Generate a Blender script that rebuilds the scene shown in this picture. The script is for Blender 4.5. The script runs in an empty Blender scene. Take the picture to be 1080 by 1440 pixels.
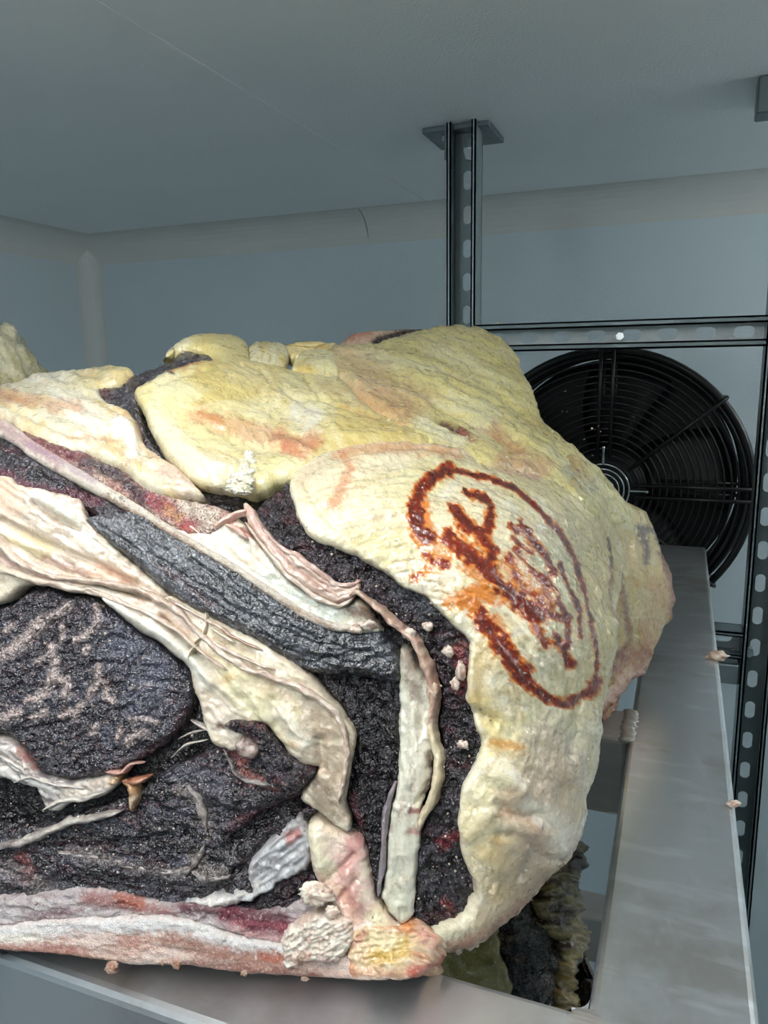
import bpy, bmesh, math, random
import numpy as np
from mathutils import Vector, Matrix
SC = bpy.context.scene
COL = SC.collection
random.seed(4)
# ---------------------------------------------------------------- camera
FPX = 1067.0
def basis(yaw=21.4, pitch=11.0, roll=.92):
    a, p, r = map(math.radians, (yaw, pitch, roll))
    F = np.array([-math.sin(a)*math.cos(p), math.cos(a)*math.cos(p), -math.sin(p)])
    R = np.array([math.cos(a), math.sin(a), 0.]); U = np.cross(R, F)
    R2 = R*math.cos(r)-U*math.sin(r)
    return F, R2, np.cross(R2, F)
F, R, U = basis()
CP = np.array([0, 0, 1.95])
cam = bpy.data.cameras.new('camera'); cam_o = bpy.data.objects.new('camera', cam); COL.objects.link(cam_o)
cam.sensor_fit = 'VERTICAL'; cam.angle = 2*math.atan(720/FPX); cam.clip_start = .01
M = Matrix(((R[0], U[0], -F[0], CP[0]), (R[1], U[1], -F[1], CP[1]), (R[2], U[2], -F[2], CP[2]), (0, 0, 0, 1)))
cam_o.matrix_world = M; SC.camera = cam_o
# ---------------------------------------------------------------- light
w = bpy.data.worlds.new('world'); SC.world = w; w.use_nodes = True
w.node_tree.nodes['Background'].inputs[0].default_value = (.70, .80, .95, 1)
w.node_tree.nodes['Background'].inputs[1].default_value = .03
def area(name, loc, rot, sx, sy, power, color):
    l = bpy.data.lights.new(name, 'AREA'); l.shape = 'RECTANGLE'; l.size = sx; l.size_y = sy; l.energy = power; l.color = color
    o = bpy.data.objects.new(name, l); COL.objects.link(o); o.location = loc; o.rotation_euler = rot; return o
area('doorway_light', (-.75, -1.75, 2.0), (math.radians(88), 0, math.radians(-14)), .42, .8, 2.6, (.70, .92, 1.0))
SC.view_settings.view_transform = 'Standard'; SC.view_settings.look = 'None'
SC.view_settings.gamma = 1; SC.view_settings.use_curve_mapping = False
SC.view_settings.exposure = 0.85
LAMP = 25.0
# ---------------------------------------------------------------- helpers
ZT = 1.67            # top of the upper tray
ZC = 2.30            # ceiling
def ray(x, y): return F+R*(x-540)/FPX-U*(y-720)/FPX
def at_z(x, y, Z): d = ray(x, y); return CP+d*(Z-CP[2])/d[2]
def at_y(x, y, Y): d = ray(x, y); return CP+d*(Y-CP[1])/d[1]
def at_d(x, y, z): return CP+ray(x, y)*z
def hx(h):
    h = h.lstrip('#'); v = [int(h[i:i+2], 16)/255 for i in (0, 2, 4)]
    return np.array([c/12.92 if c <= .04045 else ((c+.055)/1.055)**2.4 for c in v])
def setp(o, label=None, cat=None, group=None, kind=None):
    if label: o['label'] = label
    if cat: o['category'] = cat
    if group: o['group'] = group
    if kind: o['kind'] = kind
    return o
def root(name, loc, label, cat, group=None):
    o = bpy.data.objects.new(name, None); COL.objects.link(o); o.location = loc; o.empty_display_size = .05
    return setp(o, label, cat, group)
def link(name, me, mat=None, parent=None, label=None):
    o = bpy.data.objects.new(name, me); COL.objects.link(o)
    if mat and not me.materials: me.materials.append(mat)
    if parent:
        o.parent = parent
        p = parent; off = Vector((0, 0, 0))
        while p: off += p.location; p = p.parent
        o.location = -off
    if label: o['label'] = label
    return o
def put(name, bm, mat, parent=None, smooth=False, label=None):
    me = bpy.data.meshes.new(name); bmesh.ops.recalc_face_normals(bm, faces=bm.faces); bm.to_mesh(me); bm.free()
    if smooth:
        me.polygons.foreach_set('use_smooth', [True]*len(me.polygons))
    return link(name, me, mat, parent, label)
def box(bm, x0, x1, y0, y1, z0, z1, bev=0, seg=2):
    vs = [bm.verts.new((x, y, z)) for x in (x0, x1) for y in (y0, y1) for z in (z0, z1)]
    fs = [bm.faces.new([vs[i] for i in f]) for f in ((0, 1, 3, 2), (4, 6, 7, 5), (0, 4, 5, 1), (2, 3, 7, 6), (0, 2, 6, 4), (1, 5, 7, 3))]
    if bev:
        es = list({e for f in fs for e in f.edges})
        bmesh.ops.bevel(bm, geom=es, offset=bev, segments=seg, affect='EDGES', profile=.5)
def tube(bm, pts, r, n=8, closed=False, caps=True):
    pts = [Vector(p) for p in pts]; rings = []
    m = len(pts); prev = None
    for i, p in enumerate(pts):
        a = pts[(i-1) % m] if (closed or i > 0) else p
        b = pts[(i+1) % m] if (closed or i < m-1) else p
        t = (b-a).normalized()
        if prev is None:
            u = t.orthogonal().normalized()
        else:
            u = (prev-t*prev.dot(t)).normalized()
        prev = u; v = t.cross(u)
        rings.append([bm.verts.new(p+(u*math.cos(2*math.pi*k/n)+v*math.sin(2*math.pi*k/n))*r) for k in range(n)])
    for i in range(m if closed else m-1):
        A, B = rings[i], rings[(i+1) % m]
        for k in range(n):
            bm.faces.new((A[k], A[(k+1) % n], B[(k+1) % n], B[k]))
    if not closed and caps:
        bm.faces.new(rings[0][::-1]); bm.faces.new(rings[-1])
# ---------------------------------------------------------------- materials
class NT:
    def __init__(s, name):
        s.m = bpy.data.materials.new(name); s.m.use_nodes = True; s.t = s.m.node_tree
        s.b = s.t.nodes['Principled BSDF']
    def n(s, typ, **kw):
        nd = s.t.nodes.new(typ)
        for k, v in kw.items():
            if k in nd.inputs.keys() if isinstance(k, str) else False: nd.inputs[k].default_value = v
            else: setattr(nd, k, v)
        return nd
    def l(s, a, b): s.t.links.new(a, b)
    def set(s, **kw):
        for k, v in kw.items(): s.b.inputs[k.replace('_', ' ')].default_value = v
    def coord(s, scale=(1, 1, 1)):
        tc = s.n('ShaderNodeTexCoord'); mp = s.n('ShaderNodeMapping'); mp.inputs['Scale'].default_value = scale
        s.l(tc.outputs['Object'], mp.inputs['Vector']); return mp.outputs[0]
    def noise(s, vec, scale, detail=4, rough=.55):
        nz = s.n('ShaderNodeTexNoise'); nz.inputs['Scale'].default_value = scale; nz.inputs['Detail'].default_value = detail
        nz.inputs['Roughness'].default_value = rough; s.l(vec, nz.inputs['Vector']); return nz.outputs['Fac']
    def ramp(s, fac, stops):
        r = s.n('ShaderNodeValToRGB'); e = r.color_ramp.elements
        while len(e) < len(stops): e.new(.5)
        for el, (p, c) in zip(e, stops): el.position = p; el.color = (*c, 1) if len(c) == 3 else c
        s.l(fac, r.inputs[0]); return r.outputs[0]
    def bump(s, h, strength, dist, prev=None):
        b = s.n('ShaderNodeBump'); b.inputs['Strength'].default_value = strength; b.inputs['Distance'].default_value = dist
        s.l(h, b.inputs['Height'])
        if prev is not None: s.l(prev, b.inputs['Normal'])
        s.l(b.outputs[0], s.b.inputs['Normal']); return b.outputs[0]
def grey(v): return (v, v, v)
def mat_panel(name, c, bumpy=.25):
    t = NT(name); v = t.coord()
    t.l(t.ramp(t.noise(v, 3.0, 3), [(.3, tuple(hx(c)*.94)), (.7, tuple(hx(c)))]), t.b.inputs['Base Color'])
    t.set(Roughness=.55)
    t.bump(t.noise(v, 260, 3), bumpy, .002); return t.m
def mat_metal(name, c, rough=(.25, .5), metallic=.9, brush=(1, 1, 1), scale=60, stain=None, bs=.12, scratch=(), cv=.82):
    t = NT(name); v = t.coord(brush); nz = t.noise(v, scale, 5, .6)
    c = hx(c)
    base = t.ramp(nz, [(.3, tuple(c*cv)), (.7, tuple(c))])
    if stain is not None:
        v2 = t.coord(); s2 = t.ramp(t.noise(v2, 14, 5, .62), [(.50, (0, 0, 0)), (.66, (1, 1, 1))])
        mx = t.n('ShaderNodeMix', data_type='RGBA'); t.l(s2, mx.inputs[0]); t.l(base, mx.inputs[6]); mx.inputs[7].default_value = (*hx(stain), 1)
        base = mx.outputs[2]
    if scratch:
        for k, (sv, sc, lo, hi, st) in enumerate(scratch):
            v3 = t.coord(sv); g = t.ramp(t.noise(v3, sc, 4, .6), [(lo, grey(0.)), (hi, grey(st))])
            mx = t.n('ShaderNodeMix', data_type='RGBA'); t.l(g, mx.inputs[0]); t.l(base, mx.inputs[6]); mx.inputs[7].default_value = (.86, .88, .9, 1) if k != 1 else (.22, .22, .22, 1)
            base = mx.outputs[2]
    t.l(base, t.b.inputs['Base Color']); t.set(Metallic=metallic)
    t.l(t.ramp(nz, [(.3, grey(rough[0])), (.7, grey(rough[1]))]), t.b.inputs['Roughness'])
    t.bump(nz, bs, .0006); return t.m
def mat_plain(name, c, rough=.5, metallic=0., coat=0., bs=0, bscale=200):
    t = NT(name); v = t.coord()
    t.l(t.ramp(t.noise(v, 35, 4), [(.3, tuple(hx(c)*.8)), (.7, tuple(hx(c)))]), t.b.inputs['Base Color'])
    t.set(Roughness=rough, Metallic=metallic, Coat_Weight=coat)
    if bs: t.bump(t.noise(v, bscale, 4), bs, .002)
    return t.m
def mat_tissue(name, rough=.45, spec=.5, sss=0., micro=(900, .35, .0012), mid=(220, .3, .003), var=.18, coat=0., speck=(), vein=None, rv=.15):
    """colour comes from each mesh's own pigment attribute; shader adds grain, flecks, fine veins and fine relief"""
    t = NT(name); v = t.coord()
    at = t.n('ShaderNodeVertexColor', layer_name='Col')
    mul = t.ramp(t.noise(v, 420, 5, .65), [(.28, grey(1-var)), (.72, grey(1+var*.35))])
    def mixin(blend, fac, a, b):
        mx = t.n('ShaderNodeMix', data_type='RGBA', blend_type=blend)
        if isinstance(fac, float): mx.inputs[0].default_value = fac
        else: t.l(fac, mx.inputs[0])
        t.l(a, mx.inputs[6])
        if isinstance(b, tuple): mx.inputs[7].default_value = (*b, 1)
        else: t.l(b, mx.inputs[7])
        return mx.outputs[2]
    c = mixin('MULTIPLY', 1., at.outputs['Color'], mul)
    for sc, hexc, lo, hi, st in speck:
        c = mixin('MIX', t.ramp(t.noise(v, sc, 4, .6), [(lo, grey(0.)), (hi, grey(st))]), c, tuple(hx(hexc)))
    if vein:
        sc, hexc, wd, st = vein
        nz = t.noise(v, sc, 5, .6)
        f = t.ramp(nz, [(.5-wd, grey(0.)), (.5, grey(st)), (.5+wd, grey(0.))])
        g = t.ramp(t.noise(v, sc*.35, 3), [(.45, grey(0.)), (.62, grey(1.))])
        mm = t.n('ShaderNodeMath', operation='MULTIPLY'); t.l(f, mm.inputs[0]); t.l(g, mm.inputs[1])
        c = mixin('MULTIPLY', mm.outputs[0], c, tuple(hx(hexc)))
    t.l(c, t.b.inputs['Base Color'])
    t.set(Roughness=rough, Specular_IOR_Level=spec, Coat_Weight=coat, Coat_Roughness=.12)
    t.l(t.ramp(t.noise(v, 150, 4, .6), [(.3, grey(max(.12, rough-rv))), (.7, grey(min(1, rough+rv)))]), t.b.inputs['Roughness'])
    if sss:
        t.set(Subsurface_Weight=sss, Subsurface_Scale=.004); t.b.inputs['Subsurface Radius'].default_value = (1, .55, .3)
    b = t.bump(t.noise(v, mid[0], 4, .6), mid[1], mid[2])
    t.bump(t.noise(v, micro[0], 3, .6), micro[1], micro[2], b)
    if coat: t.l(t.bump(t.noise(v, mid[0]*.7, 3, .6), mid[1], mid[2], None), t.b.inputs['Coat Normal'])
    return t.m
wall_m = mat_panel('painted_panel', '#c8d6db'); ceil_m = mat_panel('ceiling_panel', '#eaf0f2', 0.32)
cove_m = mat_panel('cove_plastic', '#cdd0cc', .1); floor_m = mat_plain('floor_resin', '#a9aeb1', .6, bs=.2)
galv = mat_metal('galvanised_steel', '#a9b4b6', (.3, .5), .85, scale=45)
galv_d = mat_metal('dull_shaded_galvanised_steel', '#7e898b', (.35, .55), .8, scale=45)  # darker copy of galv, paints shade on beam lips and inside the posts
alu_y = mat_metal('brushed_aluminium_lengthwise', '#d9dcde', (.28, .295), .84, (1, .035, 1), 300, cv=.985, stain='#c3c1bd', bs=.006, scratch=(((1, .3, 1), 90, .60, .72, .3), ((.15, 1, 1), 160, .70, .76, .2), ((.25, 1, 1), 60, .54, .68, .7)))
alu_x = mat_metal('brushed_aluminium_crosswise', '#dcdfe3', (.29, .305), .82, (.035, 1, 1), 300, cv=.985, stain='#c6c5c4', bs=.006, scratch=(((.3, 1, 1), 90, .60, .72, .3), ((1, .15, 1), 160, .70, .76, .4)))
alu_b = mat_metal('soiled_aluminium', '#b4b1ad', (.4, .6), .6, (.1, 1, 1), 200, stain='#a39c94')
galv_b = mat_metal('lit_galvanised_web', '#eef3f3', (.35, .55), .15, scale=45)  # paler copy of galv, lamplight on the beam webs put into the colour
black_m = mat_plain('black_wire_coating', '#0b0c0d', .35); black_d = mat_plain('black_plastic', '#08090a', .5)
chrome = mat_metal('bright_steel', '#d5d9da', (.15, .25), 1., scale=80)
fat_m = mat_tissue('aged_fat', .34, .5, .08, (900, .30, .0012), (200, .45, .0034), .14, .5, ((900, '#8f6a44', .62, .74, .45), (500, '#f2ecdc', .60, .72, .35)), (70, '#c49a6a', .014, .55))
lean_m = mat_tissue('dried_lean', .24, .8, 0, (900, .9, .0022), (340, 1., .005), .45, .7, ((620, '#8a8a9c', .57, .72, .55), (1100, '#0c0608', .50, .64, .8), (300, '#4a1e28', .58, .72, .5)))
dark_lean_m = mat_tissue('blackened_lean', .24, .5, 0, (900, .9, .0022), (340, 1., .005), .4, .35, ((620, '#6a6a7a', .66, .78, .3), (1100, '#080506', .48, .62, .8), (300, '#4a1e28', .60, .74, .5)))
fibre_m = mat_tissue('fibrous_lean', .26, .8, 0, (1200, .6, .0013), (420, .7, .0028), .3, .5, ((800, '#1a171b', .52, .68, .6), (420, '#7c8494', .56, .72, .55)))
memb_m = mat_tissue('membrane', .32, .5, .10, (1200, .35, .0009), (260, .4, .0022), .14, .4, ((700, '#8a6456', .62, .74, .4), (450, '#efe8da', .58, .72, .4)), (90, '#b08068', .014, .5))
bone_m = mat_tissue('sawn_bone', .55, .4, .05, (1500, .8, .0012), (500, .7, .0018), .2, 0., ((900, '#8a4a3c', .60, .72, .5), (700, '#f4ece0', .56, .70, .5)))
# ---------------------------------------------------------------- room
def struct(name, bm, m, **k): return setp(put(name, bm, m, **k), kind='structure')
WX, WY, RX, BY = -1.55, 1.745, 1.25, -1.9
bm = bmesh.new(); box(bm, WX-.1, RX+.1, WY, WY+.1, 0, ZC); struct('wall_back', bm, wall_m)
bm = bmesh.new(); box(bm, WX-.1, WX, BY, WY, 0, ZC); struct('wall_left', bm, wall_m)
bm = bmesh.new(); box(bm, RX, RX+.1, BY, WY, 0, ZC); struct('wall_right', bm, wall_m)
bm = bmesh.new(); box(bm, WX-.1, -1.05, BY-.1, BY, 0, ZC); box(bm, .35, RX+.1, BY-.1, BY, 0, ZC); box(bm, -1.05, .35, BY-.1, BY, 2.15, ZC); struct('wall_front', bm, wall_m)
bm = bmesh.new(); box(bm, WX-.1, RX+.1, BY-.1, WY+.1, -.1, 0); struct('floor', bm, floor_m)
bm = bmesh.new()
box(bm, WX-.1, -.547, BY-.1, WY+.1, ZC, ZC+.1, .0015, 1); box(bm, -.547, RX+.1, BY-.1, WY+.1, ZC, ZC+.1, .0015, 1)
struct('ceiling', bm, ceil_m)
def cove(bm, p, q, a, b, s=.07, n=8):
    """quarter-round cove strip from p to q; a and b point from the corner along the two faces"""
    p, q, a, b = map(Vector, (p, q, a, b)); A = []; B = []
    for k in range(n+1):
        t = k/n*math.pi/2
        off = a*s*(1-math.sin(t))+b*s*(1-math.cos(t))
        A.append(bm.verts.new(p+off)); B.append(bm.verts.new(q+off))
    ca = bm.verts.new(p); cb = bm.verts.new(q)
    e = [(a*s*1+a*.004, ), ]
    for k in range(n): bm.faces.new((A[k], A[k+1], B[k+1], B[k]))
    for k in range(n):
        bm.faces.new((ca, A[k+1], A[k])); bm.faces.new((cb, B[k], B[k+1]))
    bm.faces.new((ca, A[0], B[0], cb)); bm.faces.new((cb, B[-1], A[-1], ca))
XJ = -.712
bm = bmesh.new(); cove(bm, (WX, WY, ZC), (XJ-.0012, WY, ZC), (0, -1, 0), (0, 0, -1)); cove(bm, (XJ+.0012, WY, ZC), (RX, WY, ZC), (0, -1, 0), (0, 0, -1))
struct('trim_1', bm, cove_m, smooth=False)
bm = bmesh.new(); cove(bm, (WX, BY, ZC), (WX, WY, ZC), (1, 0, 0), (0, 0, -1)); struct('trim_2', bm, cove_m)
bm = bmesh.new(); cove(bm, (WX, WY, 0), (WX, WY, ZC), (1, 0, 0), (0, -1, 0), .045); struct('trim_3', bm, cove_m)
for nm, z in (('wall_back_floor', 0),):
    bm = bmesh.new(); cove(bm, (WX, WY, 0), (RX, WY, 0), (0, -1, 0), (0, 0, 1)); struct('trim_4', bm, cove_m)
# lamps on the ceiling, one behind the camera and an added fill lamp out of view
def lamp_mat(power):
    t = NT('lamp_tube'); t.set(Base_Color=(.9, .9, .9, 1), Emission_Color=(1, 1, .985, 1), Emission_Strength=LAMP*power, Roughness=.4); return t
housing_m = mat_plain('lamp_housing', '#e4e6e6', .4)
def batten(x, y0, y1, label, power=1.):
    tl = lamp_mat(power)
    t = root('ceiling_lamp', (x, (y0+y1)/2, ZC), label, 'lamp')
    bm = bmesh.new(); box(bm, x-.025, x+.025, y0, y1, 2.262, ZC, .004); put('housing', bm, housing_m, t)
    for y in (y0+.012, y1-.012):
        bm = bmesh.new(); box(bm, x-.016, x+.016, y-.012, y+.012, 2.17, 2.264, .003); put('lamp_holder', bm, housing_m, t)
    bm = bmesh.new(); tube(bm, [(x, y0+.02, 2.19), (x, y1-.02, 2.19)], .016, 12); put('tube', bm, tl.m, t, True)
batten(-.19, -.75, .28, 'white batten lamp on the cold room ceiling behind the camera')
batten(.90, .45, 1.55, 'white batten lamp added out of view to brighten the right wall and ceiling', 0.6)  # added fill lamp, unseen, brightens the right wall and ceiling
# ---------------------------------------------------------------- slotted channel frame
def slot_strip(bm, o, L, Wd, dirs, pitch=.05, sl=.028, sw=.014, holes=True, ph=.0):
    """perforated web: o = start middle, dirs = (along, across) unit vectors"""
    o = Vector(o); a, c = map(Vector, dirs); n = max(1, int(round(L/pitch))); pt = L/n
    for i in range(n):
        ce = o+a*(pt*(i+.5)); ins = []; out = []
        for k in range(12):
            t = 2*math.pi*(k+.5)/12; ct, st = math.cos(t), math.sin(t)
            ix = (sl/2-sw/2)*(1 if ct > 0 else -1)+ct*sw/2; iy = st*sw/2
            m = max(abs(ct)/(pt/2), abs(st)/(Wd/2)); 
            ins.append((ix, iy)); out.append((ct/m, st/m))
        # square corners of the cell
        iv = [bm.verts.new(ce+a*x+c*y) for x, y in ins]; ov = [bm.verts.new(ce+a*x+c*y) for x, y in out]
        for k in range(12): bm.faces.new((ov[k], ov[(k+1) % 12], iv[(k+1) % 12], iv[k]))
        for sx in (1, -1):
            for sy in (1, -1):
                best = sorted(range(12), key=lambda k: (out[k][0]-sx*pt/2)**2+(out[k][1]-sy*Wd/2)**2)[:2]
                cv = bm.verts.new(ce+a*sx*pt/2+c*sy*Wd/2); bm.faces.new((ov[best[0]], ov[best[1]], cv))
    bmesh.ops.remove_doubles(bm, verts=bm.verts, dist=1e-5)
def channel(name, o, L, along, across, depth, parent, mat=None, web_mat=None, Wd=.041, D=.041, lip=.007, th=.0025):
    """C-channel: open lips at plane o, web D behind along 'depth'; the web is pierced by slots"""
    o = Vector(o); a, c, d = map(Vector, (along, across, depth)); mat = mat or galv
    def slab(bm, p, u, v, wv):
        vs = [bm.verts.new(p+u*i+v*j+wv*k) for i in (0, 1) for j in (0, 1) for k in (0, 1)]
        for f in ((0, 1, 3, 2), (4, 6, 7, 5), (0, 4, 5, 1), (2, 3, 7, 6), (0, 2, 6, 4), (1, 5, 7, 3)): bm.faces.new([vs[i] for i in f])
    h = root(name, o, None, None) if parent is None else None
    bm = bmesh.new()
    for s in (1, -1):
        e = o+c*(s*Wd/2)
        slab(bm, e, a*L, -c*s*th, d*D)
        slab(bm, e, a*L, -c*s*lip, d*th)
        slab(bm, e-c*s*(lip-th), a*L, -c*s*th, d*(.009))
    ob = put(name, bm, mat, parent)
    bm = bmesh.new(); slot_strip(bm, o+d*(D-th), L, Wd, (a, c), sw=.017 if abs(a.x) > .5 else .014)
    web = put('slotted_web', bm, web_mat or galv, ob)
    md = web.modifiers.new('thick', 'SOLIDIFY'); md.thickness = th; md.offset = 0
    return ob
YF = 1.165
fr = root('strut_frame', (-.33, YF+.02, 0), 'galvanised slotted channel frame standing from floor to ceiling behind the beef', 'frame')
channel('upright_post', (-.325, YF, 0), ZC, (0, 0, 1), (1, 0, 0), (0, 1, 0), fr, galv, galv_d, Wd=.045)
channel('upright_post', (.122, YF, 0), ZC, (0, 0, 1), (1, 0, 0), (0, 1, 0), fr, galv, galv_d)
channel('cross_beam', (-.3025, YF+.002, 1.987), .404, (1, 0, 0), (0, 0, 1), (0, 1, 0), fr, galv_d, galv_b, lip=.0095)
channel('cross_beam', (-.3025, YF+.002, 1.537), .404, (1, 0, 0), (0, 0, 1), (0, 1, 0), fr, galv, galv_b)
bm = bmesh.new(); box(bm, -.3025, .1015, YF+.004, YF+.040, 1.475, 1.507, .003); put('ledge_bar', bm, galv, fr)
for x in (-.3375, .125):
    bm = bmesh.new(); box(bm, x-.052, x+.052, YF+.012, YF+.112, ZC-.008, ZC, .001, 1); p_ = put('ceiling_plate', bm, galv_d, fr)
    bm = bmesh.new(); tube(bm, [(x-.02, YF+.008+.02, ZC-.0078), (x-.02, YF+.028, ZC-.016)], .006, 6); put('bolt', bm, chrome, p_)
bm = bmesh.new(); box(bm, -.3515, -.3475, YF+.004, YF+.040, ZC-.05, ZC-.008); put('plate_bracket', bm, galv_d, fr)
bm = bmesh.new(); box(bm, .068, .1015, YF-.02, YF+.020, ZC-.045, ZC, .002, 1); put('plate_bracket', bm, galv_d, fr)
bm = bmesh.new(); tube(bm, [(-.318, YF+.036, 2.258), (-.318, YF+.022, 2.258)], .0085, 6); put('bolt', bm, chrome, fr)
bm = bmesh.new(); tube(bm, [(.112, YF+.036, 1.522), (.112, YF+.02, 1.522)], .008, 6); put('bolt', bm, chrome, fr)
bm = bmesh.new(); tube(bm, [(-.09, YF+.036, 1.985), (-.09, YF+.02, 1.985)], .006, 6); put('bolt', bm, chrome, fr)
# ---------------------------------------------------------------- fan
FX, FY, FZ, FR = -.113, 1.262, 1.745, .222
fan = root('extractor_fan', (FX, FY, FZ-FR), 'black round axial fan with wire guard hanging under the slotted beam', 'fan')
def ringpts(r, y, n=64): return [(FX+r*math.cos(2*math.pi*k/n), y, FZ+r*math.sin(2*math.pi*k/n)) for k in range(n)]
for i in range(17):
    r = .046+i*(FR-.055)/16
    bm = bmesh.new(); tube(bm, ringpts(r, FY+.012*math.sin(i/16*math.pi/2)**2, 64), .0019, 6, True); put('guard_ring', bm, black_m, fan, True)
for r in (.018, .026, .034, .042):
    bm = bmesh.new(); tube(bm, ringpts(r, FY-.004, 40), .0017, 6, True); put('guard_ring', bm, chrome, fan, True, 'bright steel centre ring')
bm = bmesh.new(); tube(bm, ringpts(FR, FY+.006, 72), .006, 8, True); put('rim', bm, black_m, fan, True)
bm = bmesh.new(); tube(bm, ringpts(FR-.004, FY+.05, 72), .005, 8, True); put('rim', bm, black_m, fan, True)
def shroud(bm, prof, n=72):
    rows = [[bm.verts.new((FX+r*math.cos(2*math.pi*k/n), y, FZ+r*math.sin(2*math.pi*k/n))) for k in range(n)] for r, y in prof]
    for A, B in zip(rows, rows[1:]):
        for k in range(n): bm.faces.new((A[k], A[(k+1) % n], B[(k+1) % n], B[k]))
    return rows
bm = bmesh.new(); shroud(bm, [(FR-.006, FY+.05), (FR-.004, FY+.15), (FR-.012, FY+.15), (FR-.014, FY+.05), (FR-.006, FY+.05)]); put('shroud', bm, black_d, fan, True)
bm = bmesh.new(); rows = shroud(bm, [(FR-.014, FY+.146), (.12, FY+.150), (.02, FY+.150)]); bm.faces.new(rows[-1]); put('dark_backing', bm, black_d, fan, True)  # added black disc, stands in for the darkness inside the fan
bm = bmesh.new(); rows = shroud(bm, [(.01, FY+.03), (.06, FY+.032), (.064, FY+.045), (.064, FY+.148)]); bm.faces.new(rows[0]); put('hub', bm, black_d, fan, True)
for k in range(5):
    bm = bmesh.new(); a0 = k*2*math.pi/5+.4; g = []
    for i in range(7):
        r = .06+i*(FR-.085)/6; row = []
        for j in range(6):
            t = a0+(j/5-.5)*(.95-.25*i/6)-.25*i/6
            row.append(bm.verts.new((FX+r*math.cos(t), FY+.09+(j/5-.5)*.05*(1-.4*i/6), FZ+r*math.sin(t))))
        g.append(row)
    for A, B in zip(g, g[1:]):
        for j in range(5): bm.faces.new((A[j], A[j+1], B[j+1], B[j]))
    b_ = put('fan_blade', bm, black_d, fan, True); md = b_.modifiers.new('t', 'SOLIDIFY'); md.thickness = .003
for ang in (90, 40, 0, 140, 180, 220, 270, 320):
    t = math.radians(ang); u = Vector((math.cos(t), 0, math.sin(t))); p = Vector((-math.sin(t), 0, math.cos(t))); C0 = Vector((FX, FY, FZ))
    two = (-.0095, .0095) if ang % 90 == 0 else (0,)
    for s in two:
        bm = bmesh.new()
        tube(bm, [C0+u*.05+p*s+Vector((0, -.004, 0)), C0+u*(FR+.001)+p*s+Vector((0, -.004, 0)), C0+u*(FR+.008)+p*s+Vector((0, .004, 0)), C0+u*(FR+.006)+p*s+Vector((0, .06, 0))], .0033, 6)
        put('guard_spoke', bm, black_m, fan, True)
    for s in two if len(two) > 1 else ():
        bm = bmesh.new(); tube(bm, [C0+u*.08+p*s+Vector((0, .056, 0)), C0+u*(FR-.004)+p*s+Vector((0, .056, 0))], .003, 6); put('rear_spoke', bm, black_m, fan, True)
    if ang % 90 == 0:
        bm = bmesh.new(); tube(bm, [C0+u*.042+Vector((0, -.005, 0)), C0+u*.066+Vector((0, -.005, 0)), C0+u*.071+Vector((0, -.008, 0))], .0026, 8); put('spoke_clip', bm, chrome, fan, True)
for s in (-.010, .014):
    bm = bmesh.new(); box(bm, FX+s-.004+.006, FX+s+.004+.006, FY-.052, FY+.012, FZ+FR+.002, FZ+FR+.006); box(bm, FX+s+.002, FX+s+.010, FY-.052, FY-.047, FZ+FR+.002, 1.972)
    put('hanger_strap', bm, black_d, fan)
# ---------------------------------------------------------------- trays
def tray(Z, x0, x1, y0, y1, label, crossys, h=.065, wd=.07):
    t = root('rack_tray', ((x0+x1)/2, y0, Z-h), label, 'shelf rack', None)
    bm = bmesh.new(); box(bm, x1-wd, x1, y0, y1, Z-h, Z, .004, 3); put('side_rail', bm, alu_y, t)
    bm = bmesh.new(); box(bm, x0, x0+wd, y0, y1, Z-h, Z, .004, 3); put('side_rail', bm, alu_y, t)
    bm = bmesh.new(); box(bm, x0+wd, x1-wd, y0, y0+.066, Z-h, Z, .005, 3); put('front_rail', bm, alu_x, t)
    for y in crossys:
        bm = bmesh.new(); box(bm, x0+wd, x1-wd, y-.026, y+.026, Z-h, Z, .004, 3); put('crossbar', bm, alu_b, t)
    return t
def weld(parent, c, r, seed, mat):
    rnd = random.Random(seed); bm = bmesh.new(); bmesh.ops.create_icosphere(bm, subdivisions=4, radius=1)
    for v in bm.verts:
        a = math.atan2(v.co.y, v.co.x); k = 1+.05*math.sin(7*a+seed)+.04*math.sin(13*v.co.x+9*v.co.y)
        v.co = Vector((v.co.x*r[0]*k, v.co.y*r[1]*k, v.co.z*r[2]*(1+.15*math.sin(18*v.co.y+seed))))+Vector(c)
    return put('weld_seam', bm, mat, parent, True)
tr = tray(ZT, -.86, .046, .231, 1.222, 'brushed aluminium tube rack carrying the beef in front', (.582, .90, 1.12))
bm = bmesh.new(); rw_ = random.Random(3)
for k in range(16):
    y = .557+.05*k/15; bmesh.ops.create_uvsphere(bm, u_segments=10, v_segments=6, radius=1, matrix=Matrix.Translation((-.0245+rw_.uniform(-.0012, .0012), y, ZT-.0006)) @ Matrix.Diagonal((.0062, .0028, .0024, 1)))
put('weld_seam', bm, alu_b, tr, True)
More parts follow.
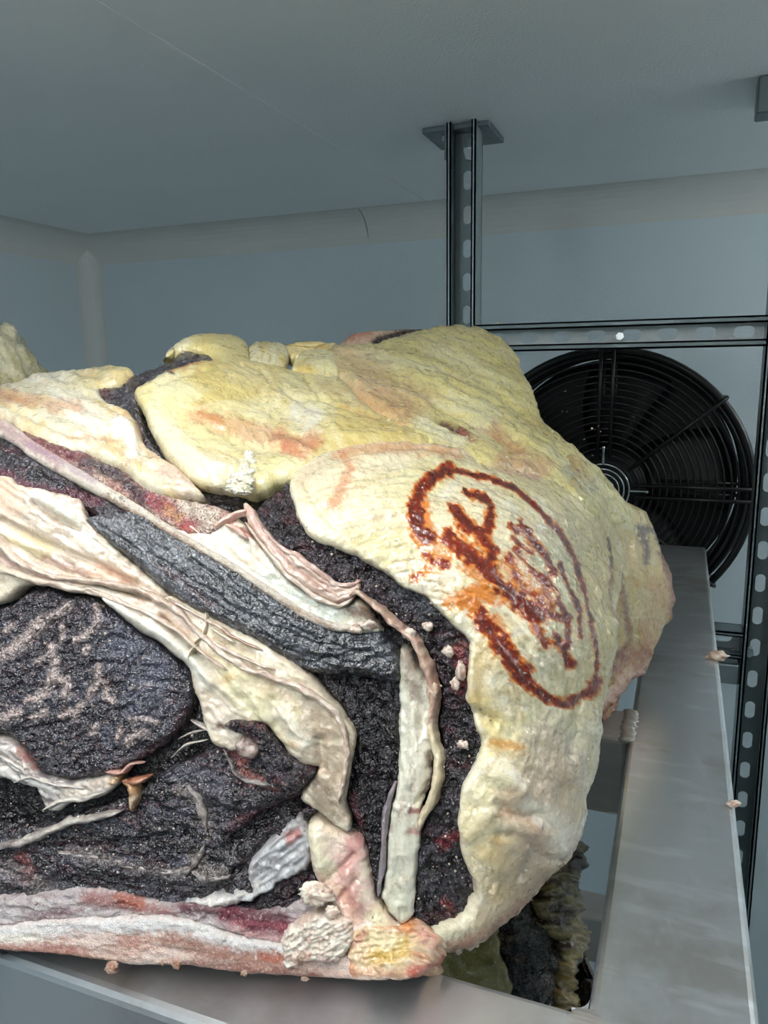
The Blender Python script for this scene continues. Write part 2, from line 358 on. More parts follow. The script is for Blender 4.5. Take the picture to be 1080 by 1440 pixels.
# inside corner fillet of front and side rail
bm = bmesh.new(); pts = [(-.024, .297)]+[(-.024-.007+.007*math.cos(t), .297+.007-.007*math.sin(t)) for t in np.linspace(0, math.pi/2, 8)]
f_ = [bm.verts.new((x, y, ZT-.0006)) for x, y in pts]; g_ = [bm.verts.new((x, y, ZT-.06)) for x, y in pts]
bm.faces.new(f_); bm.faces.new(g_[::-1])
for k in range(len(pts)): bm.faces.new((f_[k], f_[(k+1) % len(pts)], g_[(k+1) % len(pts)], g_[k]))
put('corner_fillet', bm, alu_x, tr)
weld(tr, (-.024, .291, ZT-.0004), (.008, .007, .0014), 5, alu_b)
bm = bmesh.new(); box(bm, -.02, .03, YF+.004, YF+.04, 1.5575, 1.605, .002); put('support_block', bm, galv_d, tr)
ZL = 1.262
tr2 = tray(ZL, -.86, .046, .231, 1.16, 'brushed aluminium tube rack one level lower, seen through the gap of the upper rack', (.582, .90))
# ---------------------------------------------------------------- numeric helpers for the beef
def vnoise(x, y, seed=0):
    xi = np.floor(x).astype(np.int64); yi = np.floor(y).astype(np.int64); xf = x-xi; yf = y-yi
    def h(a, b):
        n = (a*374761393+b*668265263+seed*974634777) & 0xffffffff
        n = ((n ^ (n >> 13))*1274126177) & 0xffffffff
        n = ((n ^ (n >> 16))*2246822519) & 0xffffffff
        return ((n ^ (n >> 15)) & 0xffff)/65535.
    u = xf*xf*xf*(xf*(xf*6-15)+10); v = yf*yf*yf*(yf*(yf*6-15)+10)
    a = h(xi, yi)*(1-u)+h(xi+1, yi)*u; b = h(xi, yi+1)*(1-u)+h(xi+1, yi+1)*u
    return a*(1-v)+b*v
def fbm(x, y, seed=0, oct=4, gain=.5):
    s = 0; a = 1; t = 0
    for o in range(oct):
        s = s+a*vnoise(x+17.3*o, y-9.1*o, seed+o*31); t += a; a *= gain; x = x*2.03+.31*y*.1; y = y*2.03
    return s/t
def ridged(x, y, seed=0, oct=3):
    s = 0; a = 1; t = 0
    for o in range(oct):
        s = s+a*(1-np.abs(2*vnoise(x, y, seed+o*17)-1)); t += a; a *= .5; x = x*2.1; y = y*2.1
    return s/t
def sstep(a, b, x): t = np.clip((x-a)/(b-a), 0, 1); return t*t*(3-2*t)
def catmull(pts, step=3., closed=False):
    P = np.array(pts, float); n = len(P); out = []
    for i in range(n if closed else n-1):
        if closed: p0, p1, p2, p3 = P[i-1], P[i], P[(i+1) % n], P[(i+2) % n]
        else: p0, p1, p2, p3 = P[max(i-1, 0)], P[i], P[i+1], P[min(i+2, n-1)]
        m = max(1, int(np.hypot(*(p2-p1))/step))
        t = (np.arange(m)/m)[:, None]
        c = .5*((2*p1)+(-p0+p2)*t+(2*p0-5*p1+4*p2-p3)*t**2+(-p0+3*p1-3*p2+p3)*t**3)
        out.append(.65*c+.35*(p1+(p2-p1)*t))
    if not closed: out.append(P[-1:])
    return np.vstack(out)
def seg_dist(Q, L, closed=False):
    """distance of points Q to polyline L, arc length and signed side of the nearest point"""
    A = L if closed else L[:-1]; B = np.roll(L, -1, 0) if closed else L[1:]
    d = B-A; ll = (d**2).sum(1)+1e-9; cum = np.concatenate([[0], np.cumsum(np.sqrt(ll))])[:-1]
    D = np.empty(len(Q)); S = np.empty(len(Q)); T = np.empty(len(Q)); N = np.empty((len(Q), 2))
    for i in range(0, len(Q), 4000):
        q = Q[i:i+4000]
        t = np.clip(((q[:, None, 0]-A[None, :, 0])*d[None, :, 0]+(q[:, None, 1]-A[None, :, 1])*d[None, :, 1])/ll, 0, 1)
        px = A[None, :, 0]+t*d[None, :, 0]; py = A[None, :, 1]+t*d[None, :, 1]
        e = (q[:, None, 0]-px)**2+(q[:, None, 1]-py)**2; k = e.argmin(1); r = np.arange(len(q))
        D[i:i+4000] = np.sqrt(e[r, k]); S[i:i+4000] = cum[k]+t[r, k]*np.sqrt(ll[k])
        N[i:i+4000, 0] = px[r, k]; N[i:i+4000, 1] = py[r, k]
        T[i:i+4000] = (d[k, 0]*(q[:, 1]-A[k, 1])-d[k, 1]*(q[:, 0]-A[k, 0]))/np.sqrt(ll[k])
    return D, S, T, N
def inside(Q, L):
    x, y = Q[:, 0], Q[:, 1]; c = np.zeros(len(Q), bool)
    for (x1, y1), (x2, y2) in zip(L, np.roll(L, -1, 0)):
        if y1 == y2: continue
        m = (y1 > y) != (y2 > y)
        c ^= m & (x < (x2-x1)*(y-y1)/(y2-y1)+x1)
    return c
class Field:
    """smooth depth of a body's near surface over viewing direction, through scattered control depths"""
    def __init__(s, pts, lin=.0, sil=None, sw=40., sd=.028):
        s.p = np.array(pts, float); X = s.p[:, :2]/300.; n = len(X)
        K = s.k(X, X)+np.eye(n)*lin; P = np.c_[np.ones(n), X]
        A = np.zeros((n+3, n+3)); A[:n, :n] = K; A[:n, n:] = P; A[n:, :n] = P.T
        s.w = np.linalg.solve(A, np.r_[s.p[:, 2], 0, 0, 0]); s.X = X
        s.sil = None if sil is None else catmull(sil, 6); s.sw = sw; s.sd = sd
    def k(s, A, B):
        r2 = ((A[:, None, :]-B[None, :, :])**2).sum(2); return .5*r2*np.log(r2+1e-12)
    def z(s, Q):
        Q = np.asarray(Q, float); X = Q/300.
        o = np.empty(len(Q))
        for i in range(0, len(Q), 8000):
            x = X[i:i+8000]; o[i:i+8000] = s.k(x, s.X)@s.w[:-3]+s.w[-3]+x@s.w[-2:]
        if s.sil is not None:
            d = np.clip(seg_dist(Q, s.sil)[0]/s.sw, .03, 1)
            o = o+s.sd*(1-np.sqrt(np.clip(1-(1-d)**2, 0, 1)))
        return o
    def P(s, Q):
        Q = np.asarray(Q, float); z = s.z(Q)
        d = F[None]+R[None]*((Q[:, 0]-540)/FPX)[:, None]-U[None]*((Q[:, 1]-720)/FPX)[:, None]
        return CP[None]+d*z[:, None]
    def PN(s, Q):
        Q = np.asarray(Q, float); e = 4.; p = s.P(Q)
        n = np.cross(s.P(Q+[0, e])-s.P(Q-[0, e]), s.P(Q+[e, 0])-s.P(Q-[e, 0]))
        n /= np.linalg.norm(n, axis=1)[:, None]+1e-12
        return p, n
FH = np.array([F[0], F[1], 0]); FH /= np.linalg.norm(FH)
def coords(Q, cs):
    if cs is None: return Q[:, 0], Q[:, 1]
    if cs[0] == 'a':
        a = math.radians(cs[1]); return Q[:, 0]*math.cos(a)+Q[:, 1]*math.sin(a), -Q[:, 0]*math.sin(a)+Q[:, 1]*math.cos(a)
    if cs[0] == 'p':
        dx = Q[:, 0]-cs[1]; dy = Q[:, 1]-cs[2]; r = np.hypot(dx, dy); return np.arctan2(dy, dx)*(cs[3] if len(cs) > 3 else 320.), r
    if cs[0] == 's':
        D, S, T, N = seg_dist(Q, catmull(cs[1], 12)); return S, T
def colour_mesh(me, cols):
    a = me.color_attributes.new('Col', 'FLOAT_COLOR', 'POINT')
    a.data.foreach_set('color', np.c_[cols, np.ones(len(cols))].astype(np.float32).ravel())
def mesh_from(name, V, faces, cols, mat, parent, label=None):
    me = bpy.data.meshes.new(name); me.from_pydata(V.tolist(), [], faces)
    me.polygons.foreach_set('use_smooth', [True]*len(me.polygons)); colour_mesh(me, np.clip(cols, .002, 1)); me.update()
    return link(name, me, mat, parent, label)
SEED = [11]
def paint(c, Q, base, tint, strokes, cs):
    c[:] = hx(base)
    for i, t in enumerate(tint):
        hexc, sx, sy, lo, hi, st = t[:6]; k = t[6] if len(t) > 6 else cs
        x, y = coords(Q, k); SEED[0] += 7
        wx = fbm(Q[:, 0]/40, Q[:, 1]/40, SEED[0]+3, 2)*1.2
        mid = (lo+hi)/2; hw = (hi-lo)*.36; m = sstep(mid-hw, mid+hw, fbm(x/sx+wx, y/sy+wx, SEED[0], 5, .62))*st
        c += (hx(hexc)-c)*m[:, None]
    for s in strokes:
        hexc, r, st, pts = s[:4]; brk = s[4] if len(s) > 4 else .5; SEED[0] += 3
        L = catmull(pts, 5) if len(pts) > 1 else np.array([pts[0], (pts[0][0]+.1, pts[0][1])], float)
        near = (Q[:, 0] > L[:, 0].min()-2.2*r) & (Q[:, 0] < L[:, 0].max()+2.2*r) & (Q[:, 1] > L[:, 1].min()-2.2*r) & (Q[:, 1] < L[:, 1].max()+2.2*r)
        if not near.any(): continue
        q = Q[near]; D = seg_dist(q, L)[0]
        nz = fbm(q[:, 0]/(r*.6+2), q[:, 1]/(r*.6+2), SEED[0], 5, .65)
        n3 = fbm(q[:, 0]/2.6, q[:, 1]/2.6, SEED[0]+1, 2); m = sstep(1.55, .25, D/r+(nz-.5)*2.6*brk+(n3-.5)*.9)*st
        c[near] += (hx(hexc)-c[near])*m[:, None]
def region(name, poly, mat, base, parent, field, up=0., rw=8., rd=3., h=3., relief=(), tint=(), strokes=(), lines=(), skirt=.010,
           wig=2.4, cs=None, edge=None, label=None, ink=None, back=None, soft=()):
    L = catmull(poly, 3, True); SEED[0] += 13
    if wig:
        nz = np.c_[fbm(L[:, 0]/14, L[:, 1]/14, SEED[0], 4, .7), fbm(L[:, 0]/14, L[:, 1]/14, SEED[0]+5, 4, .7)]-.5; L = L+nz*2.4*wig
    x0, y0 = L.min(0)-h; x1, y1 = L.max(0)+h
    nx = int((x1-x0)/h)+2; ny = int((y1-y0)/h)+2
    gx, gy = np.meshgrid(x0+np.arange(nx)*h, y0+np.arange(ny)*h)
    cc = np.c_[(gx[:-1, :-1]+h/2).ravel(), (gy[:-1, :-1]+h/2).ravel()]
    keep = inside(cc, L).reshape(ny-1, nx-1)
    idx = np.arange(nx*ny).reshape(ny, nx)
    quads = np.stack([idx[:-1, :-1], idx[1:, :-1], idx[1:, 1:], idx[:-1, 1:]], -1)[keep]
    used, inv = np.unique(quads, return_inverse=True); quads = inv.reshape(-1, 4)
    Q = np.c_[gx.ravel(), gy.ravel()][used]
    ed = np.concatenate([quads[:, [i, (i+1) % 4]] for i in range(4)]); n = len(Q)
    key = ed[:, 0]*n+ed[:, 1]; rev = ed[:, 1]*n+ed[:, 0]; be = ed[~np.isin(key, rev)]
    bv = np.unique(be)
    D, S, T, N = seg_dist(Q, L, True)
    Q[bv] = np.where((D[bv] < 1.6*h)[:, None], N[bv], Q[bv]); D[bv] = 0
    P, Nn = field.PN(Q)
    hgt = np.full(n, up)-rd*(1-np.sqrt(np.clip(1-(1-np.clip(D/rw, 0, 1))**2, 0, 1)))
    fade = np.clip(D/5., .15, 1)
    for r in relief:
        amp, sx, sy = r[:3]; kind = r[3] if len(r) > 3 else 'f'; k = r[4] if len(r) > 4 else cs; SEED[0] += 11
        x, y = coords(Q, k); wx = (fbm(Q[:, 0]/(2.5*sy+8), Q[:, 1]/(2.5*sy+8), SEED[0]+2, 2)-.5)*1.4
        f = (fbm(x/sx+wx, y/sy+wx, SEED[0], 4) if kind == 'f' else ridged(x/sx+wx, y/sy+wx, SEED[0], 3))-.5
        hgt += 2*amp*f*fade*(r[5](Q) if len(r) > 5 else 1)
    for l in lines:
        mm, r, pts = l; LL = catmull(pts, 5) if len(pts) > 1 else np.array([pts[0], (pts[0][0]+.1, pts[0][1])], float)
        near = (np.abs(Q[:, 0]-LL[:, 0].mean()) < np.ptp(LL[:, 0])/2+3*r+20) & (np.abs(Q[:, 1]-LL[:, 1].mean()) < np.ptp(LL[:, 1])/2+3*r+20)
        if not near.any(): continue
        d = seg_dist(Q[near], LL)[0]/r; wob = .6+.8*fbm(Q[near, 0]/(r*2+3), Q[near, 1]/(r*2+3), SEED[0], 2)
        hgt[near] += mm*np.exp(-d*d)*wob
    for LL, wd, drop in soft:
        hgt -= drop*sstep(1, 0, seg_dist(Q, catmull(LL, 5))[0]/wd)
    cols = np.zeros((n, 3)); paint(cols, Q, base, tint, strokes, cs)
    if edge:
        nz = fbm(Q[:, 0]/8, Q[:, 1]/8, SEED[0]+1, 3); m = sstep(1.2, .2, D/edge[1]+(nz-.5))*edge[2]; cols += (hx(edge[0])-cols)*m[:, None]
    if ink:
        m = np.zeros(n)
        for r, st, pts in ink:
            d = seg_dist(Q, catmull(pts, 4))[0]/(r*1.12); nz = fbm(Q[:, 0]/6, Q[:, 1]/6, 77, 3); n2 = fbm((Q[:, 0]+Q[:, 1])/30, (Q[:, 0]-Q[:, 1])/5, 99, 3)
            m = np.maximum(m, st*sstep(1.55, .25, d+(nz-.5)*1.1+(n2-.5)*1.1))
        dens = np.clip(m*(.80+.5*(fbm(Q[:, 0]/11, Q[:, 1]/11, 5, 3)-.5)), 0, 1)
        o, rd_, dk = hx('#d27a1c'), hx('#8c2802'), hx('#441204')
        cols += (o-cols)*(sstep(.03, .24, dens)*.95)[:, None]; cols += (rd_-cols)*sstep(.28, .52, dens)[:, None]; cols += (dk-cols)*(sstep(.52, .84, dens)*.75)[:, None]
    V = P+Nn*(hgt/1000.)[:, None]
    faces = quads.tolist(); base_i = {int(v): n+i for i, v in enumerate(bv)}
    if back is None:
        dn = FH[None]*.9-Nn[bv]; dn /= np.linalg.norm(dn, axis=1)[:, None]; V2 = V[bv]+dn*skirt; V = np.vstack([V, V2]); cols = np.vstack([cols, cols[bv]])
        faces += [[int(b), int(a), base_i[int(a)], base_i[int(b)]] for a, b in be]
    else:
        zb, shrink, floor_z, bc = back; rings = [dict((int(v), int(v)) for v in bv)]; cen = V[bv].mean(0); B0 = V[bv]
        dep = (B0-CP)@F; go = np.maximum(zb-dep, .02); m = 5
        for k in range(1, m+1):
            t = k/m; e = B0+FH[None]*(go*math.sin(t*math.pi/2))[:, None]
            c2 = e.mean(0); e = c2+(e-c2)*(1-shrink*(1-math.cos(t*math.pi/2)))
            e[:, 2] = np.maximum(e[:, 2], floor_z); st = len(V); V = np.vstack([V, e]); cols = np.vstack([cols, np.repeat(hx(bc)[None], len(bv), 0)])
            rings.append(dict((int(v), st+i) for i, v in enumerate(bv)))
        for A, B in zip(rings, rings[1:]):
            faces += [[A[int(b)], A[int(a)], B[int(a)], B[int(b)]] for a, b in be]
        V = np.vstack([V, V[-len(bv):].mean(0)+FH*.01]); cols = np.vstack([cols, hx(bc)]); ci = len(V)-1
        faces += [[rings[-1][int(b)], rings[-1][int(a)], ci] for a, b in be]
    return mesh_from(name, V, faces, cols, mat, parent, label)
def ribbon(name, pts, w, up, th, mat, base, parent, field, tint=(), strokes=(), step=3., nt=9, wob=.35, relief=.5, label=None, ends=.5, fold=0.):
    """a raised cord or folded sheet edge lying on the surface, w px wide (number or start/mid/end), th mm thick"""
    L = catmull(pts, step); n = len(L); d = np.gradient(L, axis=0); d /= np.linalg.norm(d, axis=1)[:, None]+1e-9
    nr = np.c_[-d[:, 1], d[:, 0]]; s = np.arange(n)*step; SEED[0] += 9
    ww = np.interp(np.linspace(0, 1, n), np.linspace(0, 1, len(w)), w) if hasattr(w, '__len__') else np.full(n, float(w))
    tp = np.clip(np.minimum(np.arange(n), np.arange(n)[::-1])/max(1, ends*10), 0, 1)**.5*.85+.15
    ww = ww*tp*(1+wob*(fbm(s/14, s*0, SEED[0], 3)-.5)*2)
    t = np.linspace(-1, 1, nt); cx = L[:, None, :]+nr[:, None, :]*(t[None, :, None]*(ww/2)[:, None, None])
    cx = cx+nr[:, None, :]*((fbm(s/20, s*0+3, SEED[0]+1, 3)-.5)*ww*.5)[:, None, None]
    Q = cx.reshape(-1, 2); P, N = field.PN(Q)
    prof = np.sqrt(np.clip(1-t*t, 0, 1)); tt = np.tile(t, n); ss = np.repeat(s, nt)
    hg = up+th*np.tile(prof, n)*np.repeat(tp, nt)*(1+.5*(fbm(ss/10, tt*1.5, SEED[0]+2, 3)-.5))+relief*2*(fbm(ss/6, tt*3, SEED[0]+4, 3)-.5)-np.where(np.abs(tt) > .99, 3.0, 0)
    hg += fold*tt
    V = P+N*(hg/1000)[:, None]; cols = np.zeros((len(V), 3)); paint(cols, Q, base, tint, strokes, None)
    I = np.arange(n*nt).reshape(n, nt)
    faces = np.stack([I[:-1, :-1], I[:-1, 1:], I[1:, 1:], I[1:, :-1]], -1).reshape(-1, 4)
    e = np.cross(V[faces[0, 1]]-V[faces[0, 0]], V[faces[0, 2]]-V[faces[0, 0]])
    if (e*N[faces[0, 0]]).sum() < 0: faces = faces[:, ::-1]
    return mesh_from(name, V, faces.tolist(), cols, mat, parent, label)
def crumb(name, px, r, up, mat, cols_, parent, field, seed=0, lump=.45, flat=.6, sub=4, sc=2.2, P0=None, label=None):
    """a craggy lump of fat or meat; r in px (or metres with P0)"""
    if P0 is None:
        p, nn = field.PN(np.array([px], float)); p = p[0]+nn[0]*up/1000; nn = nn[0]; mpp = ((p-CP)@F)/FPX
    else: p = np.array(P0); nn = np.array([0, 0, 1.]); mpp = 1
    rr = np.array(r if hasattr(r, '__len__') else (r, r), float)*mpp
    bm = bmesh.new(); bmesh.ops.create_icosphere(bm, subdivisions=sub, radius=1)
    v = np.array([x.co[:] for x in bm.verts]); f = [[q.index for q in x.verts] for x in bm.faces]; bm.free()
    nz = fbm(v[:, 0]*sc+v[:, 2]*1.7+seed, v[:, 1]*sc-v[:, 2]*1.3, seed, 4); rg = ridged(v[:, 0]*sc*1.6+v[:, 2]*2, v[:, 1]*sc*1.6+v[:, 2]*2.4+seed, seed+3, 2)
    v = v*(1+lump*2*(nz-.5)+lump*(rg-.6))[:, None]
    ax = R-nn*(R@nn); ax /= np.linalg.norm(ax); ay = np.cross(nn, ax)
    V = p+v[:, :1]*ax*rr[0]+v[:, 1:2]*ay*rr[1]+v[:, 2:]*nn*min(rr)*flat
    c = hx(cols_[0])+(hx(cols_[1])-hx(cols_[0]))*sstep(.35, .65, nz)[:, None]
    return mesh_from(name, V, f, c, mat, parent, label)

def grains(name, areas, n, mat, pal, parent, field, seed, rmin=1.2, rmax=3.2, up=3.5):
    """countless tiny dried crumbs, one mesh"""
    rs = np.random.RandomState(seed); V = []; Fc = []; C = []
    o = np.array([(1, 0, 0), (-1, 0, 0), (0, 1, 0), (0, -1, 0), (0, 0, 1), (0, 0, -1)], float)
    tri = [(0, 2, 4), (2, 1, 4), (1, 3, 4), (3, 0, 4), (2, 0, 5), (1, 2, 5), (3, 1, 5), (0, 3, 5)]
    per = [max(1, int(n*a[-1])) for a in areas]
    for (pts, wd, _), k in zip(areas, per):
        L = catmull(pts, 2); q = L[rs.randint(0, len(L), k)]+rs.randn(k, 2)*wd*.5
        P, N = field.PN(q)
        for p, nn in zip(P, N):
            r = (rmin+(rmax-rmin)*rs.rand()**2.5)*((p-CP)@F)/FPX; A = np.linalg.qr(rs.randn(3, 3))[0]
            b = len(V); V += list(p+nn*up/1000+(o*(.6+.6*rs.rand(6, 1)))@A*r); Fc += [[b+i for i in t] for t in tri]
            c = hx(pal[0])+(hx(pal[1])-hx(pal[0]))*rs.rand(); C += [c]*6
    ob = mesh_from(name, np.array(V), Fc, np.array(C), mat, parent); ob['kind'] = 'stuff'; return ob
# ---------------------------------------------------------------- the beef: overall form
def tray_depth(x, y, lift=.006): p = at_z(x, y, ZT+lift); return float((p-CP)@F)
SIL0 = [(-240, 570), (-120, 556), (0, 544), (41, 532), (67, 525), (107, 523), (170, 517), (237, 507), (250, 485), (296, 470), (344, 481), (372, 487), (430, 497), (472, 486), (528, 482), (609, 462), (642, 458), (680, 463), (705, 476), (734, 519), (755, 571), (792, 615), (836, 656), (880, 701)]
SIL0B = [(848, 960), (839, 1015), (837, 1060), (832, 1090), (816, 1140), (808, 1174), (787, 1207), (754, 1244), (724, 1278), (680, 1313), (631, 1333), (611, 1358)]
CTRL = [(-160, 1318, .366), (-160, 1150, .37), (-160, 950, .378), (-160, 780, .39), (-160, 660, .405), (-160, 600, .44), (-160, 562, .50), (-60, 1330, .356), (0, 1335, .352), (150, 1350, .347), (300, 1357, .341), (450, 1372, .337), (590, 1372, tray_depth(590, 1372, .019)), (0, 1200, .357), (150, 1200, .352), (300, 1200, .348), (520, 1200, .345),
 (-60, 1000, .364), (0, 1000, .362), (250, 1000, .359), (450, 1000, .353), (600, 1000, .352), (0, 800, .376), (200, 800, .372), (400, 850, .362), (550, 880, .357), (0, 640, .392), (150, 700, .386), (300, 760, .377), (380, 700, .386),
 (430, 700, .383), (520, 780, .364), (600, 850, .352), (670, 950, .343), (680, 1080, .339), (650, 1200, .341), (620, 1310, .345), (710, 1190, .339), (760, 1150, .348), (800, 1130, .366), (735, 1230, .360), (690, 1290, .358),
 (720, 850, .358), (780, 850, .384), (820, 880, .412), (820, 1000, .388), (770, 1000, .361), (600, 700, .392), (700, 720, .402), (780, 740, .444), (840, 790, .51), (520, 650, .412), (640, 650, .442),
 (880, 760, .60), (850, 700, .57), (890, 710, .63), (760, 590, .61), (740, 530, .66), (640, 475, .68), (500, 492, .62), (560, 560, .52), (660, 580, .53), (400, 500, .58), (340, 500, .55), (280, 482, .54), (300, 560, .46), (250, 620, .428), (380, 620, .442), (450, 560, .50), (210, 555, .46), (100, 532, .50), (0, 550, .485), (-60, 560, .49), (0, 590, .425), (100, 590, .432), (180, 640, .412), (250, 680, .396)]
body = Field(CTRL, .0004, SIL0+[(950, 760)]+SIL0B, 34, .022)
rear = Field([(800, 640, .56), (848, 660, .59), (850, 700, .575), (890, 710, .63), (880, 760, .60), (840, 790, .53), (830, 860, .53), (870, 860, .57), (920, 850, .63), (930, 900, .64), (890, 930, .605), (850, 980, .58), (860, 1000, .585), (810, 960, .56), (780, 700, .46), (790, 800, .49), (940, 800, .66)], .0004,
             [(836, 656), (880, 701), (910, 721), (936, 781), (951, 845), (936, 885), (912, 945), (872, 985), (838, 1016)], 26, .02)
beef = root('aged_beef_joint', tuple(at_z(330, 1345, ZT)), 'large dry-aged beef joint with dark cut face and ink-stamped cream fat on upper rack', 'meat')
# colours
CREAM, YEL, PINK, DK = '#e6dec2', '#d9c98a', '#c89a8a', '#2c2429'
# inner lean mass that shows in every gap
region('lean_core', [(-160, 575), (0, 556), (107, 535), (200, 532), (250, 505), (300, 490), (340, 500), (430, 510), (530, 495), (640, 474), (700, 492), (728, 540), (748, 590), (784, 630), (852, 702), (846, 780), (840, 960), (828, 1060), (805, 1140), (780, 1195), (715, 1270), (640, 1318), (590, 1360), (500, 1364), (300, 1346), (111, 1334), (-160, 1318)],
  dark_lean_m, '#150f12', beef, body, up=-9, rw=14, rd=3, h=6, wig=0, relief=[(1.2, 18, 18)], back=(.74, .12, ZT+.004, '#cbbd8c'))
# ------------------------------------------------ fat cap with the stamp
INK = [(9, 1, [(601, 766), (589, 755), (584, 738), (583, 718), (590, 699), (605, 682), (626, 671)]), (3.6, .95, [(622, 671), (644, 672), (667, 678), (694, 687), (718, 698), (736, 714), (756, 732), (774, 750), (789, 773), (804, 806), (813, 833)]),
 (2.6, .95, [(813, 833), (818, 871), (823, 907), (826, 939), (824, 960)]), (7, .9, [(824, 958), (818, 972), (804, 981), (789, 990), (771, 985), (753, 975), (738, 963), (724, 951)]), (10, 1, [(672, 870), (688, 892), (703, 913), (715, 930), (724, 947)]),
 (6, .7, [(602, 785), (611, 797), (626, 800)]), (6, .5, [(612, 795), (596, 811), (583, 815)]), (5.5, 1, [(653, 702), (670, 710), (684, 721), (682, 738), (682, 755), (667, 752)]), (7.5, 1, [(636, 727), (648, 742), (660, 752), (673, 766), (685, 782), (683, 794)]),
 (9.5, 1, [(629, 766), (647, 782), (667, 797), (682, 815), (700, 833), (718, 847), (736, 862), (745, 872)]), (14, .34, [(644, 848), (658, 844), (672, 835), (684, 846)]), (12, .42, [(658, 848), (668, 866)]), (3.6, .9, [(709, 750), (719, 758), (724, 741)]), (3.4, .9, [(712, 764), (730, 782), (737, 783)]),
 (5, .95, [(730, 752), (741, 770), (756, 788), (768, 809)]), (3.8, .9, [(715, 779), (730, 797), (744, 815), (759, 832)]), (6.5, .6, [(706, 792), (715, 812), (724, 830), (747, 846), (759, 860)]), (5, .75, [(746, 815), (760, 826), (769, 838)]), (3.4, .95, [(777, 797), (786, 824), (798, 847), (804, 868), (802, 897)]),
 (4, .9, [(771, 847), (783, 866), (789, 886), (781, 914)]), (7, .75, [(741, 884), (753, 905)]), (6, .8, [(768, 898), (783, 921), (789, 934)]), (5.5, .75, [(742, 856), (765, 868), (786, 872)]), (6, .6, [(752, 838), (764, 858)]), (15, .22, [(612, 795), (640, 775)]), (16, .25, [(660, 800), (700, 835)]), (15, .24, [(700, 800), (740, 840)]), (13, .25, [(690, 880), (700, 900)]), (10, .3, [(592, 725), (600, 760)])]
POL = ('p', 560, 1010, 330)
def UPW(Q): return .18+.82*sstep(1010, 860, Q[:, 1]-.5*(Q[:, 0]-700))*sstep(430, 640, Q[:, 0]+.3*(900-Q[:, 1]))
def LOW(Q): return sstep(920, 1060, Q[:, 1])
